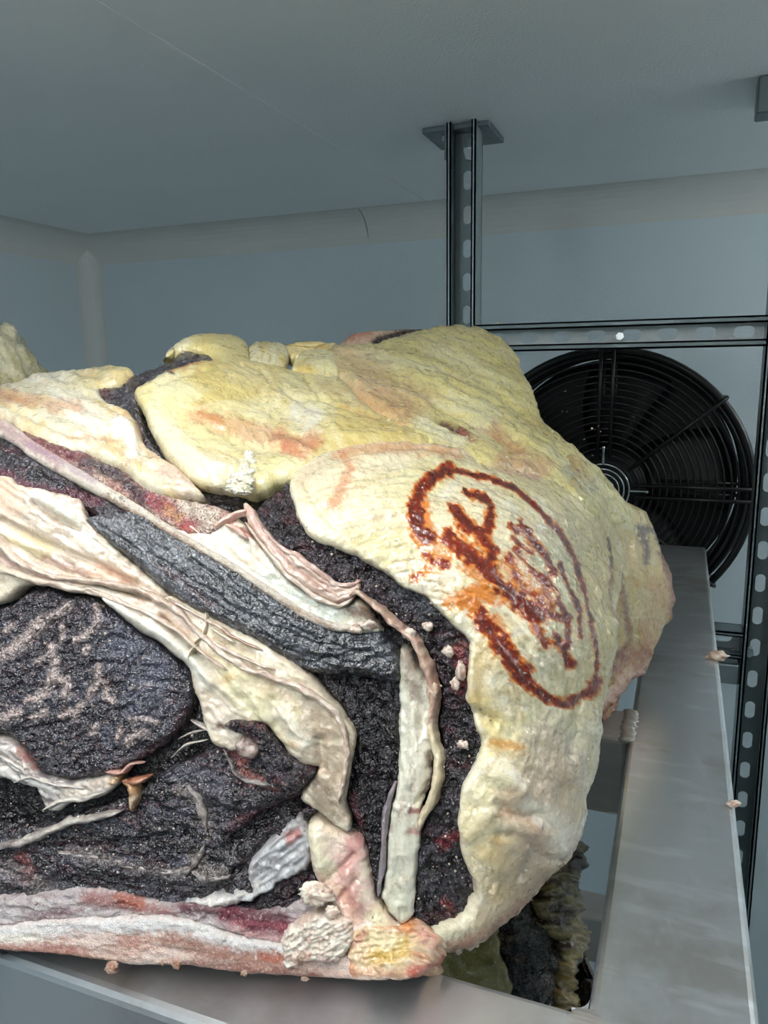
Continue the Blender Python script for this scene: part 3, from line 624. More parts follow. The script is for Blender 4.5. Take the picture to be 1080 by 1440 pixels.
region('fat_cap', [(409, 684), (413, 672), (425, 658), (440, 647), (465, 638), (495, 631), (540, 627), (590, 628), (630, 633), (683, 645), (730, 655), (780, 672), (830, 700), (868, 745), (878, 800), (868, 860), (860, 920), (848, 965), (839, 1015), (837, 1060), (832, 1090), (819, 1119), (816, 1140), (808, 1174), (787, 1207), (754, 1244), (724, 1278), (680, 1313), (645, 1330), (622, 1334), (606, 1322), (600, 1310), (620, 1301), (648, 1287), (666, 1257), (664, 1232), (650, 1200), (646, 1165), (645, 1150), (650, 1107), (667, 1074), (678, 1044), (667, 1015), (656, 978), (659, 930), (661, 902), (644, 886), (622, 864), (596, 838), (567, 827), (541, 805), (505, 786), (472, 771), (439, 759), (422, 735), (411, 700)],
  fat_m, '#e9debc', beef, body, up=4.5, rw=9, rd=4, h=2., cs=POL,
  relief=[(1.3, 90, 10, 'r', POL, UPW), (.7, 34, 5, 'r', POL, UPW), (1., 60, 45), (.3, 12, 4, 'f', POL, UPW), (1.5, 42, 36, 'f', ('a', 60), LOW), (.5, 26, 10, 'r', ('a', 100), LOW)],
  tint=[('#d6cf9c', 90, 70, .45, .7, .5), ('#d8c48a', 130, 30, .52, .7, .45), ('#b79a76', 120, 6, .58, .72, .45), ('#a89a72', 80, 3.5, .60, .70, .4), ('#efe9d8', 60, 40, .55, .75, .6)],
  strokes=[('#c6b06c', 60, .6, [(880, 720), (850, 830), (838, 950)], .3), ('#cdbb7c', 40, .5, [(740, 660), (800, 720), (840, 800)], .4), ('#d7c27e', 16, .6, [(668, 985), (690, 1010), (672, 1050)], .6), ('#d8b877', 22, .55, [(690, 900), (668, 940), (668, 975)], .5),  # broad olive strokes paint the shade of the cap's right side
   ('#c8a98a', 42, .5, [(760, 1090), (735, 1180), (690, 1290)], .7), ('#b99a80', 14, .55, [(705, 1120), (740, 1140), (735, 1180)], .6), ('#a8764a', 6, .6, [(700, 1140), (745, 1150)], .8), ('#a8745c', 13, .9, [(770, 1230), (724, 1272), (680, 1306), (625, 1328)], .5), ('#8a5a48', 6, .8, [(700, 1298), (660, 1322), (620, 1333)], .5), ('#b9a392', 46, .55, [(760, 1060), (770, 1120), (745, 1230)], .6), ('#b98a74', 12, .5, [(800, 1180), (760, 1236)], .5),
   ('#c98a5a', 12, .7, [(470, 640), (500, 642), (560, 633), (640, 640)], .8), ('#c07a52', 8, .7, [(478, 648), (492, 668), (480, 700), (470, 720)], .9), ('#c9b79a', 14, .6, [(425, 690), (440, 672), (455, 660)], .5), ('#c79a8a', 9, .8, [(700, 655), (735, 668), (752, 672)], .6), ('#6f6f74', 12, .75, [(770, 660), (800, 670), (822, 682)], .7),
   ('#4a1c1a', 3.2, .95, [(845, 760), (849, 780), (850, 800)], .4), ('#8a4a34', 4, .7, [(850, 805), (856, 850), (866, 900)], .5), ('#6b2b20', 2, .7, [(676, 660), (688, 668)], .5), ('#caa15a', 10, .5, [(690, 1048), (720, 1052)], .8), ('#c9852e', 5, .6, [(690, 1042), (722, 1050)], .9), ('#f1ead6', 14, .7, [(735, 1130), (770, 1150), (775, 1185)], .7), ('#e6c98e', 20, .5, [(690, 1180), (660, 1205), (690, 1240)], .6),
   ('#d6bd8a', 18, .5, [(700, 1195), (712, 1240)], .6), ('#c9a06a', 4, .6, [(690, 1172), (698, 1176)], .6)],
  lines=[(-3, 9, [(668, 1000), (690, 1010)]), (3, 14, [(690, 1080), (720, 1110)]), (-2.5, 6, [(695, 1128), (720, 1145), (745, 1142)]), (-2.2, 5, [(700, 1168), (735, 1172), (750, 1195), (775, 1200)]), (2.5, 16, [(740, 1160), (770, 1180)]), (-2, 7, [(730, 1220), (740, 1190)]), (2, 10, [(680, 1190), (710, 1215)]), (1.5, 3, [(686, 1240), (692, 1228)]), (-1.2, 4, [(430, 690), (445, 715), (470, 745)]),
    (-2, 8, [(795, 1060), (800, 1010), (812, 980)]), (1.6, 7, [(660, 920), (668, 980)]), (2.2, 12, [(665, 1110), (690, 1130), (668, 1160)])],
  ink=INK, skirt=.011, edge=('#ece6d2', 10, .5), soft=[([(683, 645), (730, 655), (780, 672), (830, 700), (868, 745), (878, 800), (868, 850)], 34, 3.6)])
region('rear_fat_lobe', [(800, 640), (836, 656), (860, 679), (880, 701), (910, 721), (924, 747), (936, 781), (947, 810), (951, 845), (945, 870), (936, 885), (924, 911), (912, 945), (895, 957), (872, 985), (855, 1005), (838, 1016), (815, 1010), (810, 900), (800, 760)], fat_m, '#cdb67a', beef, rear, up=0, rw=6, rd=2, h=2.6, cs=('a', 72),
  relief=[(1.3, 50, 9, 'r'), (.7, 18, 5, 'r')], tint=[('#b2925e', 60, 16, .45, .7, .7), ('#d6cda0', 50, 14, .5, .7, .6)],
  strokes=[('#8a4228', 20, .85, [(838, 1008), (870, 980), (915, 940)], .7), ('#7a3420', 13, .85, [(862, 940), (885, 925), (905, 915)], .8), ('#7a3a2e', 5, .75, [(870, 800), (884, 900), (862, 925)], .7), ('#4a2628', 6, .9, [(902, 752), (910, 770), (908, 790)], .6), ('#4a2628', 5, .85, [(897, 742), (920, 748), (928, 765)], .6), ('#8a4638', 6, .8, [(930, 780), (947, 830), (945, 868)], .6), ('#b0744e', 22, .5, [(925, 830), (915, 900), (880, 960)], .6), ('#3a1e20', 3, .8, [(862, 768), (868, 795), (871, 815)], .5)],
  back=(.78, .25, ZT+.003, '#c0ab78'))
# ------------------------------------------------ upper fat
region('far_flap', [(474, 489), (485, 472), (500, 465), (545, 461), (580, 459), (640, 458), (660, 475), (600, 500), (520, 500)], memb_m, '#c9aa92', beef, Field([(470, 490, .70), (560, 460, .72), (660, 460, .73), (600, 500, .70), (520, 500, .69)], .0004), up=0, rw=8, rd=4, h=2.6, relief=[(.9, 14, 8)], strokes=[('#2a2026', 6, 1, [(528, 482), (548, 473), (580, 465), (598, 463)], .4), ('#b06a5a', 7, .7, [(486, 473), (515, 466)], .6)], back=(.80, .2, ZT+.1, '#b59c84'))
region('ridge_fat', [(425, 527), (440, 505), (472, 486), (528, 482), (570, 472), (609, 462), (642, 457), (664, 457), (682, 464), (705, 476), (724, 494), (734, 519), (746, 543), (755, 571), (767, 594), (792, 615), (817, 638), (836, 656), (860, 679), (880, 701), (912, 722), (900, 760), (840, 745), (790, 695), (740, 672), (683, 662), (640, 650), (600, 634), (575, 616), (550, 600), (525, 586), (500, 566), (478, 540), (455, 540)],
  fat_m, '#e0d290', beef, body, up=3, rw=10, rd=5, h=2.4, cs=('p', 380, 1180, 600),
  relief=[(2.4, 90, 13, 'r'), (1.2, 34, 6, 'r'), (1.8, 60, 40), (.5, 12, 5)], tint=[('#d3c88c', 90, 22, .42, .66, .6), ('#9a8a52', 90, 4, .58, .70, .45), ('#e6deb8', 70, 12, .52, .7, .6), ('#b98a5e', 70, 10, .60, .74, .5)],
  strokes=[('#c58a66', 20, .6, [(470, 560), (520, 570), (560, 590)], .7), ('#c9a27a', 24, .5, [(480, 505), (530, 540), (590, 570)], .6), ('#4a2224', 5, .95, [(622, 600), (635, 606), (655, 616)], .6), ('#a8604e', 7, .7, [(650, 612), (660, 625)], .6), ('#8a4630', 2, .7, [(520, 495), (545, 500)], .8), ('#c5b25e', 30, .5, [(700, 490), (740, 540), (770, 600)], .6), ('#b77e5a', 6, .6, [(690, 608), (730, 640)], .7),
    ('#c98f72', 12, .6, [(700, 655), (760, 664)], .6), ('#7d7a74', 10, .5, [(790, 668), (825, 690)], .6), ('#e8e2c4', 10, .7, [(590, 600), (640, 632)], .7), ('#6a3a2e', 3, .7, [(800, 665), (830, 680)], .6)],
  lines=[(-4, 5, [(476, 535), (500, 562), (525, 582), (550, 597)]), (2.5, 10, [(500, 545), (540, 575)]), (-3, 5, [(618, 598), (640, 608), (660, 622)]), (-2.5, 9, [(560, 540), (640, 590), (720, 640)]), (2.5, 14, [(560, 515), (660, 560), (760, 640)]), (-2, 7, [(640, 500), (700, 560), (750, 600)])], skirt=.012, soft=[([(892, 690), (912, 722), (900, 760), (840, 745)], 30, 5)])
region('yellow_fat_lobe', [(189, 559), (195, 550), (215, 540), (237, 526), (281, 512), (333, 510), (370, 512), (410, 522), (450, 530), (476, 533), (500, 560), (525, 580), (550, 593), (575, 606), (605, 618), (600, 634), (572, 638), (530, 640), (491, 644), (455, 655), (425, 672), (395, 680), (356, 696), (326, 688), (289, 684), (259, 669), (230, 638), (211, 605), (199, 575)],
  fat_m, '#dfd39e', beef, body, up=6, rw=16, rd=6, h=2.2, relief=[(1.8, 60, 34, 'f', ('a', 20)), (.7, 16, 9, 'f', ('a', 25)), (.8, 40, 8, 'r', ('a', 15))],
  tint=[('#cdb566', 70, 50, .45, .66, .7), ('#e9e0b8', 50, 40, .5, .7, .7), ('#c99a62', 60, 30, .58, .75, .45)],
  strokes=[('#c4805e', 13, .55, [(280, 596), (310, 605), (350, 620), (400, 630), (440, 640)], .8), ('#be7058', 10, .55, [(390, 628), (420, 640), (445, 632)], .8), ('#c07a40', 5, .7, [(285, 592), (310, 602)], .8), ('#a8603a', 3, .8, [(240, 533), (256, 525), (284, 520)], .6), ('#5a2c20', 4, .9, [(240, 535), (244, 537)], .3), ('#e8e4d8', 12, .7, [(420, 595), (445, 600), (440, 612)], .9), ('#efe9d2', 22, .6, [(220, 610), (260, 650), (310, 676)], .5), ('#c9745e', 6, .6, [(402, 645), (430, 655)], .8), ('#ead9a0', 26, .5, [(340, 535), (370, 545)], .5)],
  lines=[(2.5, 16, [(330, 545), (400, 575), (470, 600)]), (-2, 8, [(300, 610), (350, 640), (420, 648)]), (-1.8, 3, [(330, 520), (365, 532), (375, 552), (360, 566)]), (-1.6, 3, [(430, 540), (455, 575), (500, 590), (560, 605)]), (-1.4, 3, [(215, 560), (260, 540), (310, 530)]), (2, 9, [(250, 620), (290, 660), (330, 672)]), (-1.6, 4, [(380, 560), (430, 575), (470, 572)]), (1.8, 7, [(440, 620), (500, 628), (560, 622)]), (2, 6, [(395, 633), (425, 642)]), (-1.6, 6, [(400, 560), (440, 590), (490, 600)])], skirt=.013)
region('small_fat_lobe', [(233, 496), (252, 482), (275, 472), (296, 470), (325, 473), (344, 481), (351, 500), (353, 516), (340, 528), (300, 528), (303, 508), (285, 494), (255, 491), (240, 502)], fat_m, '#d6c88c', beef, body, up=5, rw=13, rd=6, h=2.4, relief=[(1., 30, 18)], tint=[('#cdb86c', 40, 30, .45, .7, .6)], strokes=[('#b5703e', 3, .7, [(305, 473), (325, 475)], .6), ('#f0ead0', 6, .6, [(240, 492), (262, 484)], .5)])
region('fat_nodule', [(350, 491), (365, 486), (388, 484), (400, 490), (405, 500), (400, 518), (375, 523), (356, 520), (351, 508)], fat_m, '#e4dcb8', beef, body, up=6, rw=12, rd=5, h=2, relief=[(1.6, 14, 12, 'r')], tint=[('#d0b75e', 20, 20, .5, .7, .7)])
region('fat_nodule', [(392, 488), (412, 484), (440, 482), (472, 484), (470, 495), (440, 498), (420, 505), (405, 500)], fat_m, '#dccb92', beef, body, up=4, rw=9, rd=4, h=2.2, relief=[(1.4, 16, 10, 'r')], tint=[('#c9a24e', 20, 16, .5, .7, .7)])
region('fat_nodule', [(410, 526), (418, 508), (436, 500), (455, 498), (470, 505), (476, 532), (455, 534), (430, 534)], fat_m, '#e2d7a6', beef, body, up=7, rw=12, rd=5, h=2, relief=[(1.6, 16, 12, 'r')], tint=[('#cfae4a', 22, 18, .5, .7, .7)])
region('lean_strip', [(123, 549), (132, 540), (150, 540), (165, 538), (196, 519), (237, 505), (248, 491), (270, 489), (290, 492), (304, 506), (285, 520), (230, 532), (215, 548), (196, 562), (202, 600), (217, 625), (238, 648), (225, 646), (203, 622), (193, 600), (184, 583), (165, 573), (148, 566), (140, 556)], lean_m, '#3c343c', beef, body, up=-1, rw=7, rd=3, h=2.4, relief=[(2.2, 22, 7, 'r', ('a', -32)), (1, 8, 6)],
  tint=[('#5d5660', 24, 8, .5, .68, .8, ('a', -32)), ('#4a1c1c', 14, 10, .58, .7, .6)], strokes=[('#5a1a16', 9, .8, [(132, 547), (150, 552)], .6)])
region('front_fat_flap', [(-160, 580), (-160, 556), (0, 544), (41, 532), (67, 525), (107, 523), (137, 518), (170, 517), (190, 525), (165, 541), (140, 548), (150, 566), (178, 577), (194, 596), (205, 626), (226, 644), (246, 657), (270, 678), (290, 700), (259, 702), (222, 697), (196, 683), (178, 665), (148, 653), (122, 638), (93, 631), (60, 618), (30, 604), (0, 590)], fat_m, '#ddd4b8', beef, body, up=3, rw=9, rd=4, h=2.6,
  relief=[(2., 55, 12, 'r', ('a', 14)), (1., 20, 7, 'r', ('a', 20)), (.5, 10, 6)], tint=[('#d9c084', 60, 24, .45, .65, .75, ('a', 10)), ('#c39a74', 60, 12, .56, .72, .55, ('a', 14)), ('#eeead8', 40, 16, .5, .68, .7, ('a', 20))],
  strokes=[('#d9c88e', 18, .6, [(120, 545), (180, 523)], .5), ('#c98d64', 10, .6, [(0, 562), (50, 575), (110, 580)], .8), ('#f5f2e8', 11, .85, [(170, 605), (186, 618), (188, 645)], .4), ('#c7a17e', 12, .6, [(196, 610), (215, 640), (250, 672)], .6), ('#cfaaa0', 12, .5, [(235, 675), (268, 690)], .7), ('#b98a60', 3, .7, [(95, 622), (130, 622), (165, 628)], .7)],
  lines=[(2.5, 8, [(172, 600), (188, 618), (190, 650)]), (-2, 5, [(196, 612), (198, 645)]), (-1.4, 3, [(100, 618), (140, 625), (165, 622)]), (1.6, 5, [(50, 578), (130, 600), (165, 602)])])
# ------------------------------------------------ cut face, upper bands
region('red_lean', [(20, 598), (60, 614), (93, 626), (122, 633), (148, 648), (178, 660), (200, 680), (230, 695), (262, 700), (305, 710), (325, 722), (303, 750), (262, 750), (222, 728), (185, 702), (122, 666), (70, 638)], lean_m, '#b98a7e', beef, body, up=0, rw=6, rd=2, h=2.6, relief=[(1.2, 26, 8, 'r', ('a', 33))], tint=[('#d9c4b0', 40, 14, .45, .65, .7, ('a', 33)), ('#7c3038', 40, 10, .52, .68, .6, ('a', 33))],
  strokes=[('#7a2a38', 9, .9, [(50, 617), (85, 634), (122, 642)], .6), ('#3e2a34', 10, .95, [(120, 650), (160, 665), (185, 685), (200, 698)], .6), ('#502a34', 8, .9, [(195, 698), (225, 712)], .6), ('#9c2c34', 11, .85, [(215, 705), (240, 714)], .7), ('#b82f30', 7, .8, [(258, 738), (268, 742)], .6), ('#ead8c4', 12, .8, [(262, 712), (300, 725)], .6), ('#d79a5a', 7, .6, [(235, 716), (250, 728)], .7)])
region('rib_fat', [(222, 728), (262, 726), (300, 714), (330, 722), (352, 745), (375, 775), (395, 803), (430, 833), (474, 852), (500, 842), (515, 852), (537, 890), (507, 888), (467, 882), (426, 864), (374, 830), (333, 802), (259, 758)], fat_m, '#ded8c4', beef, body, up=-1, rw=8, rd=3, h=2.6, relief=[(.9, 50, 9, 'r', ('a', 36)), (.6, 20, 10)], tint=[('#c9a884', 50, 12, .5, .68, .6, ('a', 36)), ('#eef0e4', 50, 20, .48, .66, .7, ('a', 36))],
  strokes=[('#c49a82', 12, .6, [(268, 722), (300, 728), (318, 716)], .8), ('#9a3a34', 6, .8, [(325, 735), (345, 752)], .7), ('#7a3a30', 8, .7, [(345, 745), (370, 765)], .7), ('#5a3226', 9, .8, [(492, 858), (515, 862), (525, 872)], .5), ('#dfe6dc', 14, .6, [(370, 800), (420, 842), (470, 862)], .5)])
region('dark_upper_muscle', [(-160, 640), (-160, 582), (0, 606), (44, 634), (111, 672), (185, 714), (205, 735), (190, 748), (150, 728), (111, 701), (56, 688), (22, 681), (0, 666)], lean_m, '#241d24', beef, body, up=-3, rw=7, rd=3, h=2.6, relief=[(1.5, 30, 9, 'r', ('a', 30)), (.8, 10, 6)], tint=[('#4c4650', 26, 12, .48, .68, .7), ('#5a2a36', 40, 14, .58, .75, .6)], strokes=[('#6a2a3c', 11, .8, [(0, 662), (40, 684), (100, 694), (140, 700)], .6)])
SP = [(90, 690), (180, 745), (300, 820), (400, 890), (480, 918), (545, 922)]
region('blue_grey_muscle', [(117, 728), (140, 719), (175, 716), (186, 713), (259, 757), (333, 799), (374, 826), (426, 862), (467, 881), (507, 886), (533, 886), (552, 905), (562, 930), (564, 958), (545, 960), (510, 952), (459, 950), (422, 940), (374, 910), (322, 884), (262, 852), (207, 810), (178, 784), (148, 761), (128, 743)], fibre_m, '#2b2c32', beef, body, up=1.5, rw=15, rd=6, h=2.2, cs=('s', SP), relief=[(1.5, 75, 6, 'r'), (.9, 26, 4, 'r'), (1.5, 60, 26)],
  tint=[('#4b4d55', 60, 6, .48, .66, .75), ('#151216', 50, 6, .54, .7, .8), ('#6a6d74', 50, 12, .6, .74, .6)], strokes=[('#5c5c62', 14, .7, [(135, 730), (180, 745), (220, 775)], .5), ('#221d22', 16, .7, [(470, 945), (540, 940)], .5), ('#4a3038', 6, .6, [(230, 800), (300, 850)], .8)])
region('lower_dark_muscle', [(448, 940), (510, 946), (557, 940), (566, 935), (565, 1059), (562, 1107), (552, 1130), (544, 1160), (540, 1200), (537, 1264), (524, 1262), (514, 1200), (503, 1170), (490, 1142), (484, 1120), (494, 1060), (496, 1030), (480, 996), (455, 965)], dark_lean_m, '#171216', beef, body, up=-4, rw=8, rd=3, h=2.4, cs=('a', 82), relief=[(2., 26, 9, 'r'), (1., 9, 5, 'r')],
  tint=[('#2e2c34', 22, 8, .5, .66, .7), ('#4a4950', 18, 6, .64, .74, .6)], strokes=[('#46444c', 10, .7, [(505, 1195), (520, 1240)], .6), ('#5a2430', 6, .7, [(494, 1120), (505, 1165)], .6)], lines=[(2.5, 9, [(520, 965), (545, 990), (548, 1040)]), (-3, 8, [(470, 958), (520, 955)]), (-2, 6, [(500, 1100), (545, 1100)])])
region('rib_bone_edge', [(-160, 572), (-160, 556), (0, 589), (55, 626), (122, 666), (185, 703), (225, 730), (270, 757), (335, 796), (380, 826), (428, 858), (470, 875), (510, 881), (533, 881), (534, 889), (507, 890), (467, 887), (426, 870), (374, 836), (333, 808), (259, 766), (185, 722), (111, 680), (44, 643), (0, 613), (-160, 580)], bone_m, '#e0d6c8', beef, body, up=1.8, rw=5, rd=2.2, h=2, wig=1.2, relief=[(.5, 10, 4)], tint=[('#c9b8a8', 20, 6, .5, .7, .6, ('a', 35))],
  strokes=[('#b59494', 11, .8, [(-10, 595), (40, 626), (80, 650)], .6), ('#a08098', 5, .5, [(40, 628), (90, 655), (130, 680)], .6), ('#b0907a', 2.5, .8, [(150, 700), (260, 762), (370, 832), (470, 884)], .9), ('#efe8da', 5, .8, [(170, 692), (280, 756)], .5)])
# layered pink sheet over the rib fat
PKS = [(350, 716), (372, 756), (410, 798), (445, 822), (476, 838), (506, 826)]
region('pink_membrane', [(341, 711), (349, 708), (362, 722), (376, 748), (393, 767), (425, 786), (442, 800), (473, 822), (492, 822), (504, 815), (508, 824), (500, 838), (476, 853), (440, 835), (405, 811), (384, 786), (364, 757), (348, 735)], memb_m, '#cbaf9f', beef, body, up=2.6, rw=6, rd=3, h=2, wig=3, cs=('s', PKS), relief=[(1.7, 90, 6.5, 'r'), (.6, 20, 5, 'r')],
  tint=[('#a98378', 60, 5, .48, .66, .75), ('#dfd0c2', 50, 5, .52, .68, .7)], strokes=[('#b08078', 5, .6, [(352, 722), (372, 756), (396, 782)], .6), ('#8a5a54', 4, .6, [(470, 850), (492, 842), (503, 832)], .5)])
for pts, w_, c_ in (([(372, 745), (393, 768), (425, 788), (443, 802), (474, 824), (496, 822), (508, 816)], (3, 7, 8, 5), '#bd9d90'), ([(346, 736), (366, 762), (388, 790), (408, 812), (440, 836), (476, 852), (498, 840)], (3, 6, 7, 5), '#d9c6b6')):
    ribbon('pink_membrane', pts, tuple(q*1.35 for q in w_), 1.5, 1.8, relief=.8, mat=memb_m, base=c_, parent=beef, field=body, tint=[('#a4857a', 30, 8, .5, .7, .6, ('a', 40)), ('#dccabc', 24, 8, .55, .7, .6, ('a', 40))])
# ------------------------------------------------ lean under the cap, tendon and cord
region('crumbly_lean', [(370, 697), (388, 682), (410, 674), (440, 735), (480, 760), (545, 790), (600, 830), (645, 865), (685, 900), (694, 1040), (668, 1160), (676, 1255), (654, 1290), (622, 1310), (592, 1301), (582, 1280), (585, 1240), (588, 1185), (602, 1140), (617, 1110), (621, 1060), (614, 1010), (618, 970), (602, 922), (582, 894), (550, 872), (520, 846), (500, 830), (472, 822), (439, 800), (424, 785), (391, 768), (370, 748), (356, 716)], dark_lean_m, '#1d161a', beef, body, up=-2, rw=6, rd=3, h=2.2, relief=[(2.2, 13, 11, 'r'), (1.2, 6, 6)],
  tint=[('#443c46', 16, 14, .5, .66, .8), ('#4a1c26', 26, 20, .58, .72, .7), ('#6e6a72', 12, 8, .66, .75, .7)],
  strokes=[('#4d5058', 16, .75, [(560, 838), (590, 848), (598, 858)], .5), ('#9c4a50', 11, .8, [(645, 920), (654, 950), (646, 965)], .8), ('#b06a64', 6, .8, [(630, 915), (652, 908)], .8), ('#8a2a34', 9, .8, [(622, 1188), (640, 1180)], .7), ('#a04a4c', 6, .7, [(625, 1270), (635, 1280)], .7), ('#55262e', 9, .7, [(600, 1295), (640, 1288)], .6), ('#67636a', 14, .6, [(595, 1240), (625, 1250), (640, 1235)], .8), ('#463a42', 9, .7, [(440, 788), (500, 812), (560, 850)], .6)])
region('pale_tendon', [(562, 912), (576, 918), (591, 948), (606, 967), (609, 1004), (608, 1052), (605, 1096), (593, 1133), (591, 1185), (586, 1237), (584, 1285), (570, 1301), (554, 1291), (536, 1262), (542, 1230), (545, 1174), (550, 1133), (558, 1100), (561, 1040), (562, 960)], fat_m, '#dbd6c4', beef, body, up=1.5, rw=9, rd=4, h=2.2, cs=('a', 88), relief=[(1.3, 60, 12, 'r'), (.5, 20, 8)], tint=[('#b9b3a4', 60, 12, .48, .66, .7), ('#d9dccb', 50, 14, .5, .68, .7), ('#b49a86', 26, 10, .62, .75, .6)],
  strokes=[('#8d7a6c', 12, .75, [(570, 920), (582, 950), (586, 975)], .5), ('#7a3a3a', 4, .8, [(578, 1138), (588, 1140)], .6), ('#a86a60', 5, .7, [(575, 1168), (590, 1170)], .8), ('#d4d0b4', 12, .6, [(556, 1240), (560, 1280)], .5), ('#9a8a7c', 3, .7, [(600, 1060), (606, 1085), (594, 1120)], .5)], lines=[(-2.6, 4, [(606, 1060), (602, 1100), (586, 1130)]), (2, 7, [(580, 990), (586, 1050), (580, 1100)]), (-1.4, 4, [(572, 960), (568, 1050)])])
ribbon('connective_cord', [(490, 840), (502, 832), (522, 846), (552, 872), (578, 891), (594, 915), (607, 944), (614, 972), (609, 1007), (610, 1037), (618, 1067), (615, 1107), (601, 1138), (590, 1165)], (9, 10, 13, 12, 14, 12, 11, 12, 15, 14, 12), 1.5, 4.5, memb_m, '#b99a88', beef, body, tint=[('#d9c6b0', 26, 10, .48, .66, .7, ('a', 70)), ('#94766a', 20, 8, .55, .7, .6)], strokes=[('#d3c6a4', 13, .8, [(612, 1030), (618, 1067), (614, 1107), (598, 1145)], .3), ('#c9a08c', 10, .7, [(612, 960), (612, 990)], .4)])
crumb('fat_knob', (613, 968), (8, 12), 4, memb_m, ('#c9a48e', '#dcc6ae'), beef, body, 5, .3, .8)
ribbon('grey_membrane', [(556, 1098), (546, 1130), (540, 1170), (537, 1210), (531, 1262)], (6, 11, 9, 10, 6), -1, 3.5, memb_m, '#8a8086', beef, body, tint=[('#6a6068', 30, 6, .5, .7, .6, ('a', 80))])
# ------------------------------------------------ sheets of fat and membrane between the muscles
region('upper_fat_sheet', [(-160, 660), (0, 663), (22, 676), (56, 683), (111, 697), (125, 729), (150, 758), (207, 808), (236, 838), (210, 846), (160, 832), (110, 817), (60, 797), (20, 775), (-160, 745)], memb_m, '#d2c2ae', beef, body, up=-1, rw=8, rd=3, h=2.4, relief=[(1.3, 60, 10, 'r', ('a', 28)), (.5, 20, 7)], tint=[('#b5a292', 60, 10, .5, .66, .7, ('a', 28)), ('#e6dcc4', 50, 14, .5, .66, .7, ('a', 28))],
  strokes=[('#efeade', 13, .85, [(50, 697), (75, 712), (105, 728)], .4), ('#b29a8c', 14, .7, [(100, 700), (125, 712), (160, 716)], .5), ('#e8d9a8', 14, .6, [(20, 760), (60, 775)], .6), ('#f4f2ea', 7, .9, [(106, 748), (124, 756)], .5), ('#c9987e', 10, .6, [(130, 800), (180, 812)], .7), ('#9a7468', 7, .6, [(60, 786), (120, 806)], .6), ('#d9b49a', 12, .5, [(0, 680), (20, 720)], .6)],
  lines=[(-6, 4, [(45, 705), (75, 725), (110, 742)]), (2.5, 7, [(60, 702), (100, 724)]), (-4.5, 4, [(0, 730), (60, 762), (130, 790), (190, 820)]), (2, 6, [(0, 745), (60, 778)])])
region('lower_fat_sheet', [(-160, 770), (0, 757), (60, 790), (110, 812), (160, 828), (210, 842), (240, 838), (270, 853), (322, 880), (374, 907), (430, 945), (462, 978), (487, 1005), (502, 1035), (494, 1080), (486, 1128), (494, 1160), (487, 1173), (448, 1143), (422, 1123), (433, 1097), (448, 1081), (422, 1074), (389, 1038), (376, 1021), (358, 1016), (350, 1026), (346, 1044), (336, 1058), (318, 1054), (298, 1045), (284, 1012), (281, 990), (272, 970), (265, 941), (245, 922), (219, 900), (193, 887), (161, 858), (129, 834), (109, 833), (65, 821), (32, 827), (0, 849), (-160, 875)],
  memb_m, '#d6c7b0', beef, body, up=2.2, rw=9, rd=4, h=2.4, relief=[(1.0, 55, 12, 'r', ('a', 38)), (.6, 22, 10)], tint=[('#b5a594', 60, 12, .5, .68, .6, ('a', 36)), ('#e6dfca', 44, 18, .48, .66, .7, ('a', 40))],
  strokes=[('#e6deb4', 26, .7, [(320, 930), (350, 975), (400, 1010)], .5), ('#e9e6da', 15, .8, [(140, 838), (200, 870), (265, 915), (290, 950)], .4), ('#c69a4e', 5, .7, [(322, 955), (330, 950)], .5), ('#b08a5a', 16, .6, [(400, 1000), (420, 1040)], .6), ('#a8967e', 22, .6, [(440, 990), (462, 1030), (470, 1080)], .5), ('#c9b48e', 20, .6, [(300, 900), (350, 940), (400, 970)], .6), ('#e4e0d0', 14, .7, [(395, 1000), (430, 1040)], .6), ('#b4a28c', 16, .7, [(450, 1010), (465, 1060), (455, 1110)], .5), ('#857462', 15, .75, [(440, 1100), (470, 1150)], .6), ('#b98c84', 12, .6, [(0, 775), (50, 800), (100, 822)], .7), ('#c9a894', 16, .6, [(200, 850), (260, 880)], .6), ('#cfc0b4', 20, .5, [(300, 1000), (330, 1030)], .5), ('#5a2a1c', 4, .8, [(310, 1018), (316, 1020)], .4)],  # grey-brown strokes at the right paint shading into the sheet
  lines=[(2.5, 8, [(150, 845), (210, 878), (270, 920), (300, 960)]), (-4.5, 5, [(230, 870), (290, 930), (320, 960)]), (3, 18, [(330, 950), (380, 1000)]), (-2.2, 6, [(384, 985), (395, 1030)]), (2.5, 14, [(410, 1010), (430, 1050)]), (-3, 7, [(450, 1040), (455, 1080)]), (1.6, 5, [(290, 945), (330, 985), (360, 1015)]), (-1.6, 5, [(440, 1095), (485, 1150)])])
for pts, w_, th, c_ in (([(-120, 742), (0, 757), (30, 787), (75, 809), (120, 817), (170, 824), (222, 841), (262, 868), (302, 908), (340, 934), (381, 951), (418, 963), (448, 980), (472, 1003), (486, 1030), (489, 1059), (485, 1090), (478, 1128)], (9, 12, 10, 9, 11, 12, 11, 12, 12, 11, 8), 4, '#c6b1a0'),
      ([(0, 800), (35, 808), (80, 822), (115, 830), (150, 838), (200, 858), (250, 886), (296, 924), (330, 945)], (12, 14, 9, 8, 7, 5), 3, '#cebcab'), ([(262, 872), (300, 900), (345, 925), (390, 942)], (5, 7, 5), 3, '#d8c8b8'), ([(238, 842), (290, 870), (340, 900), (372, 915)], (4, 6, 4), 2.5, '#b59a88')):
    ribbon('membrane_fold', pts, w_, 2.4, th, memb_m, c_, beef, body, tint=[('#a58c7e', 40, 8, .5, .68, .6, ('a', 38)), ('#e2d6c6', 30, 8, .52, .68, .6, ('a', 38))])
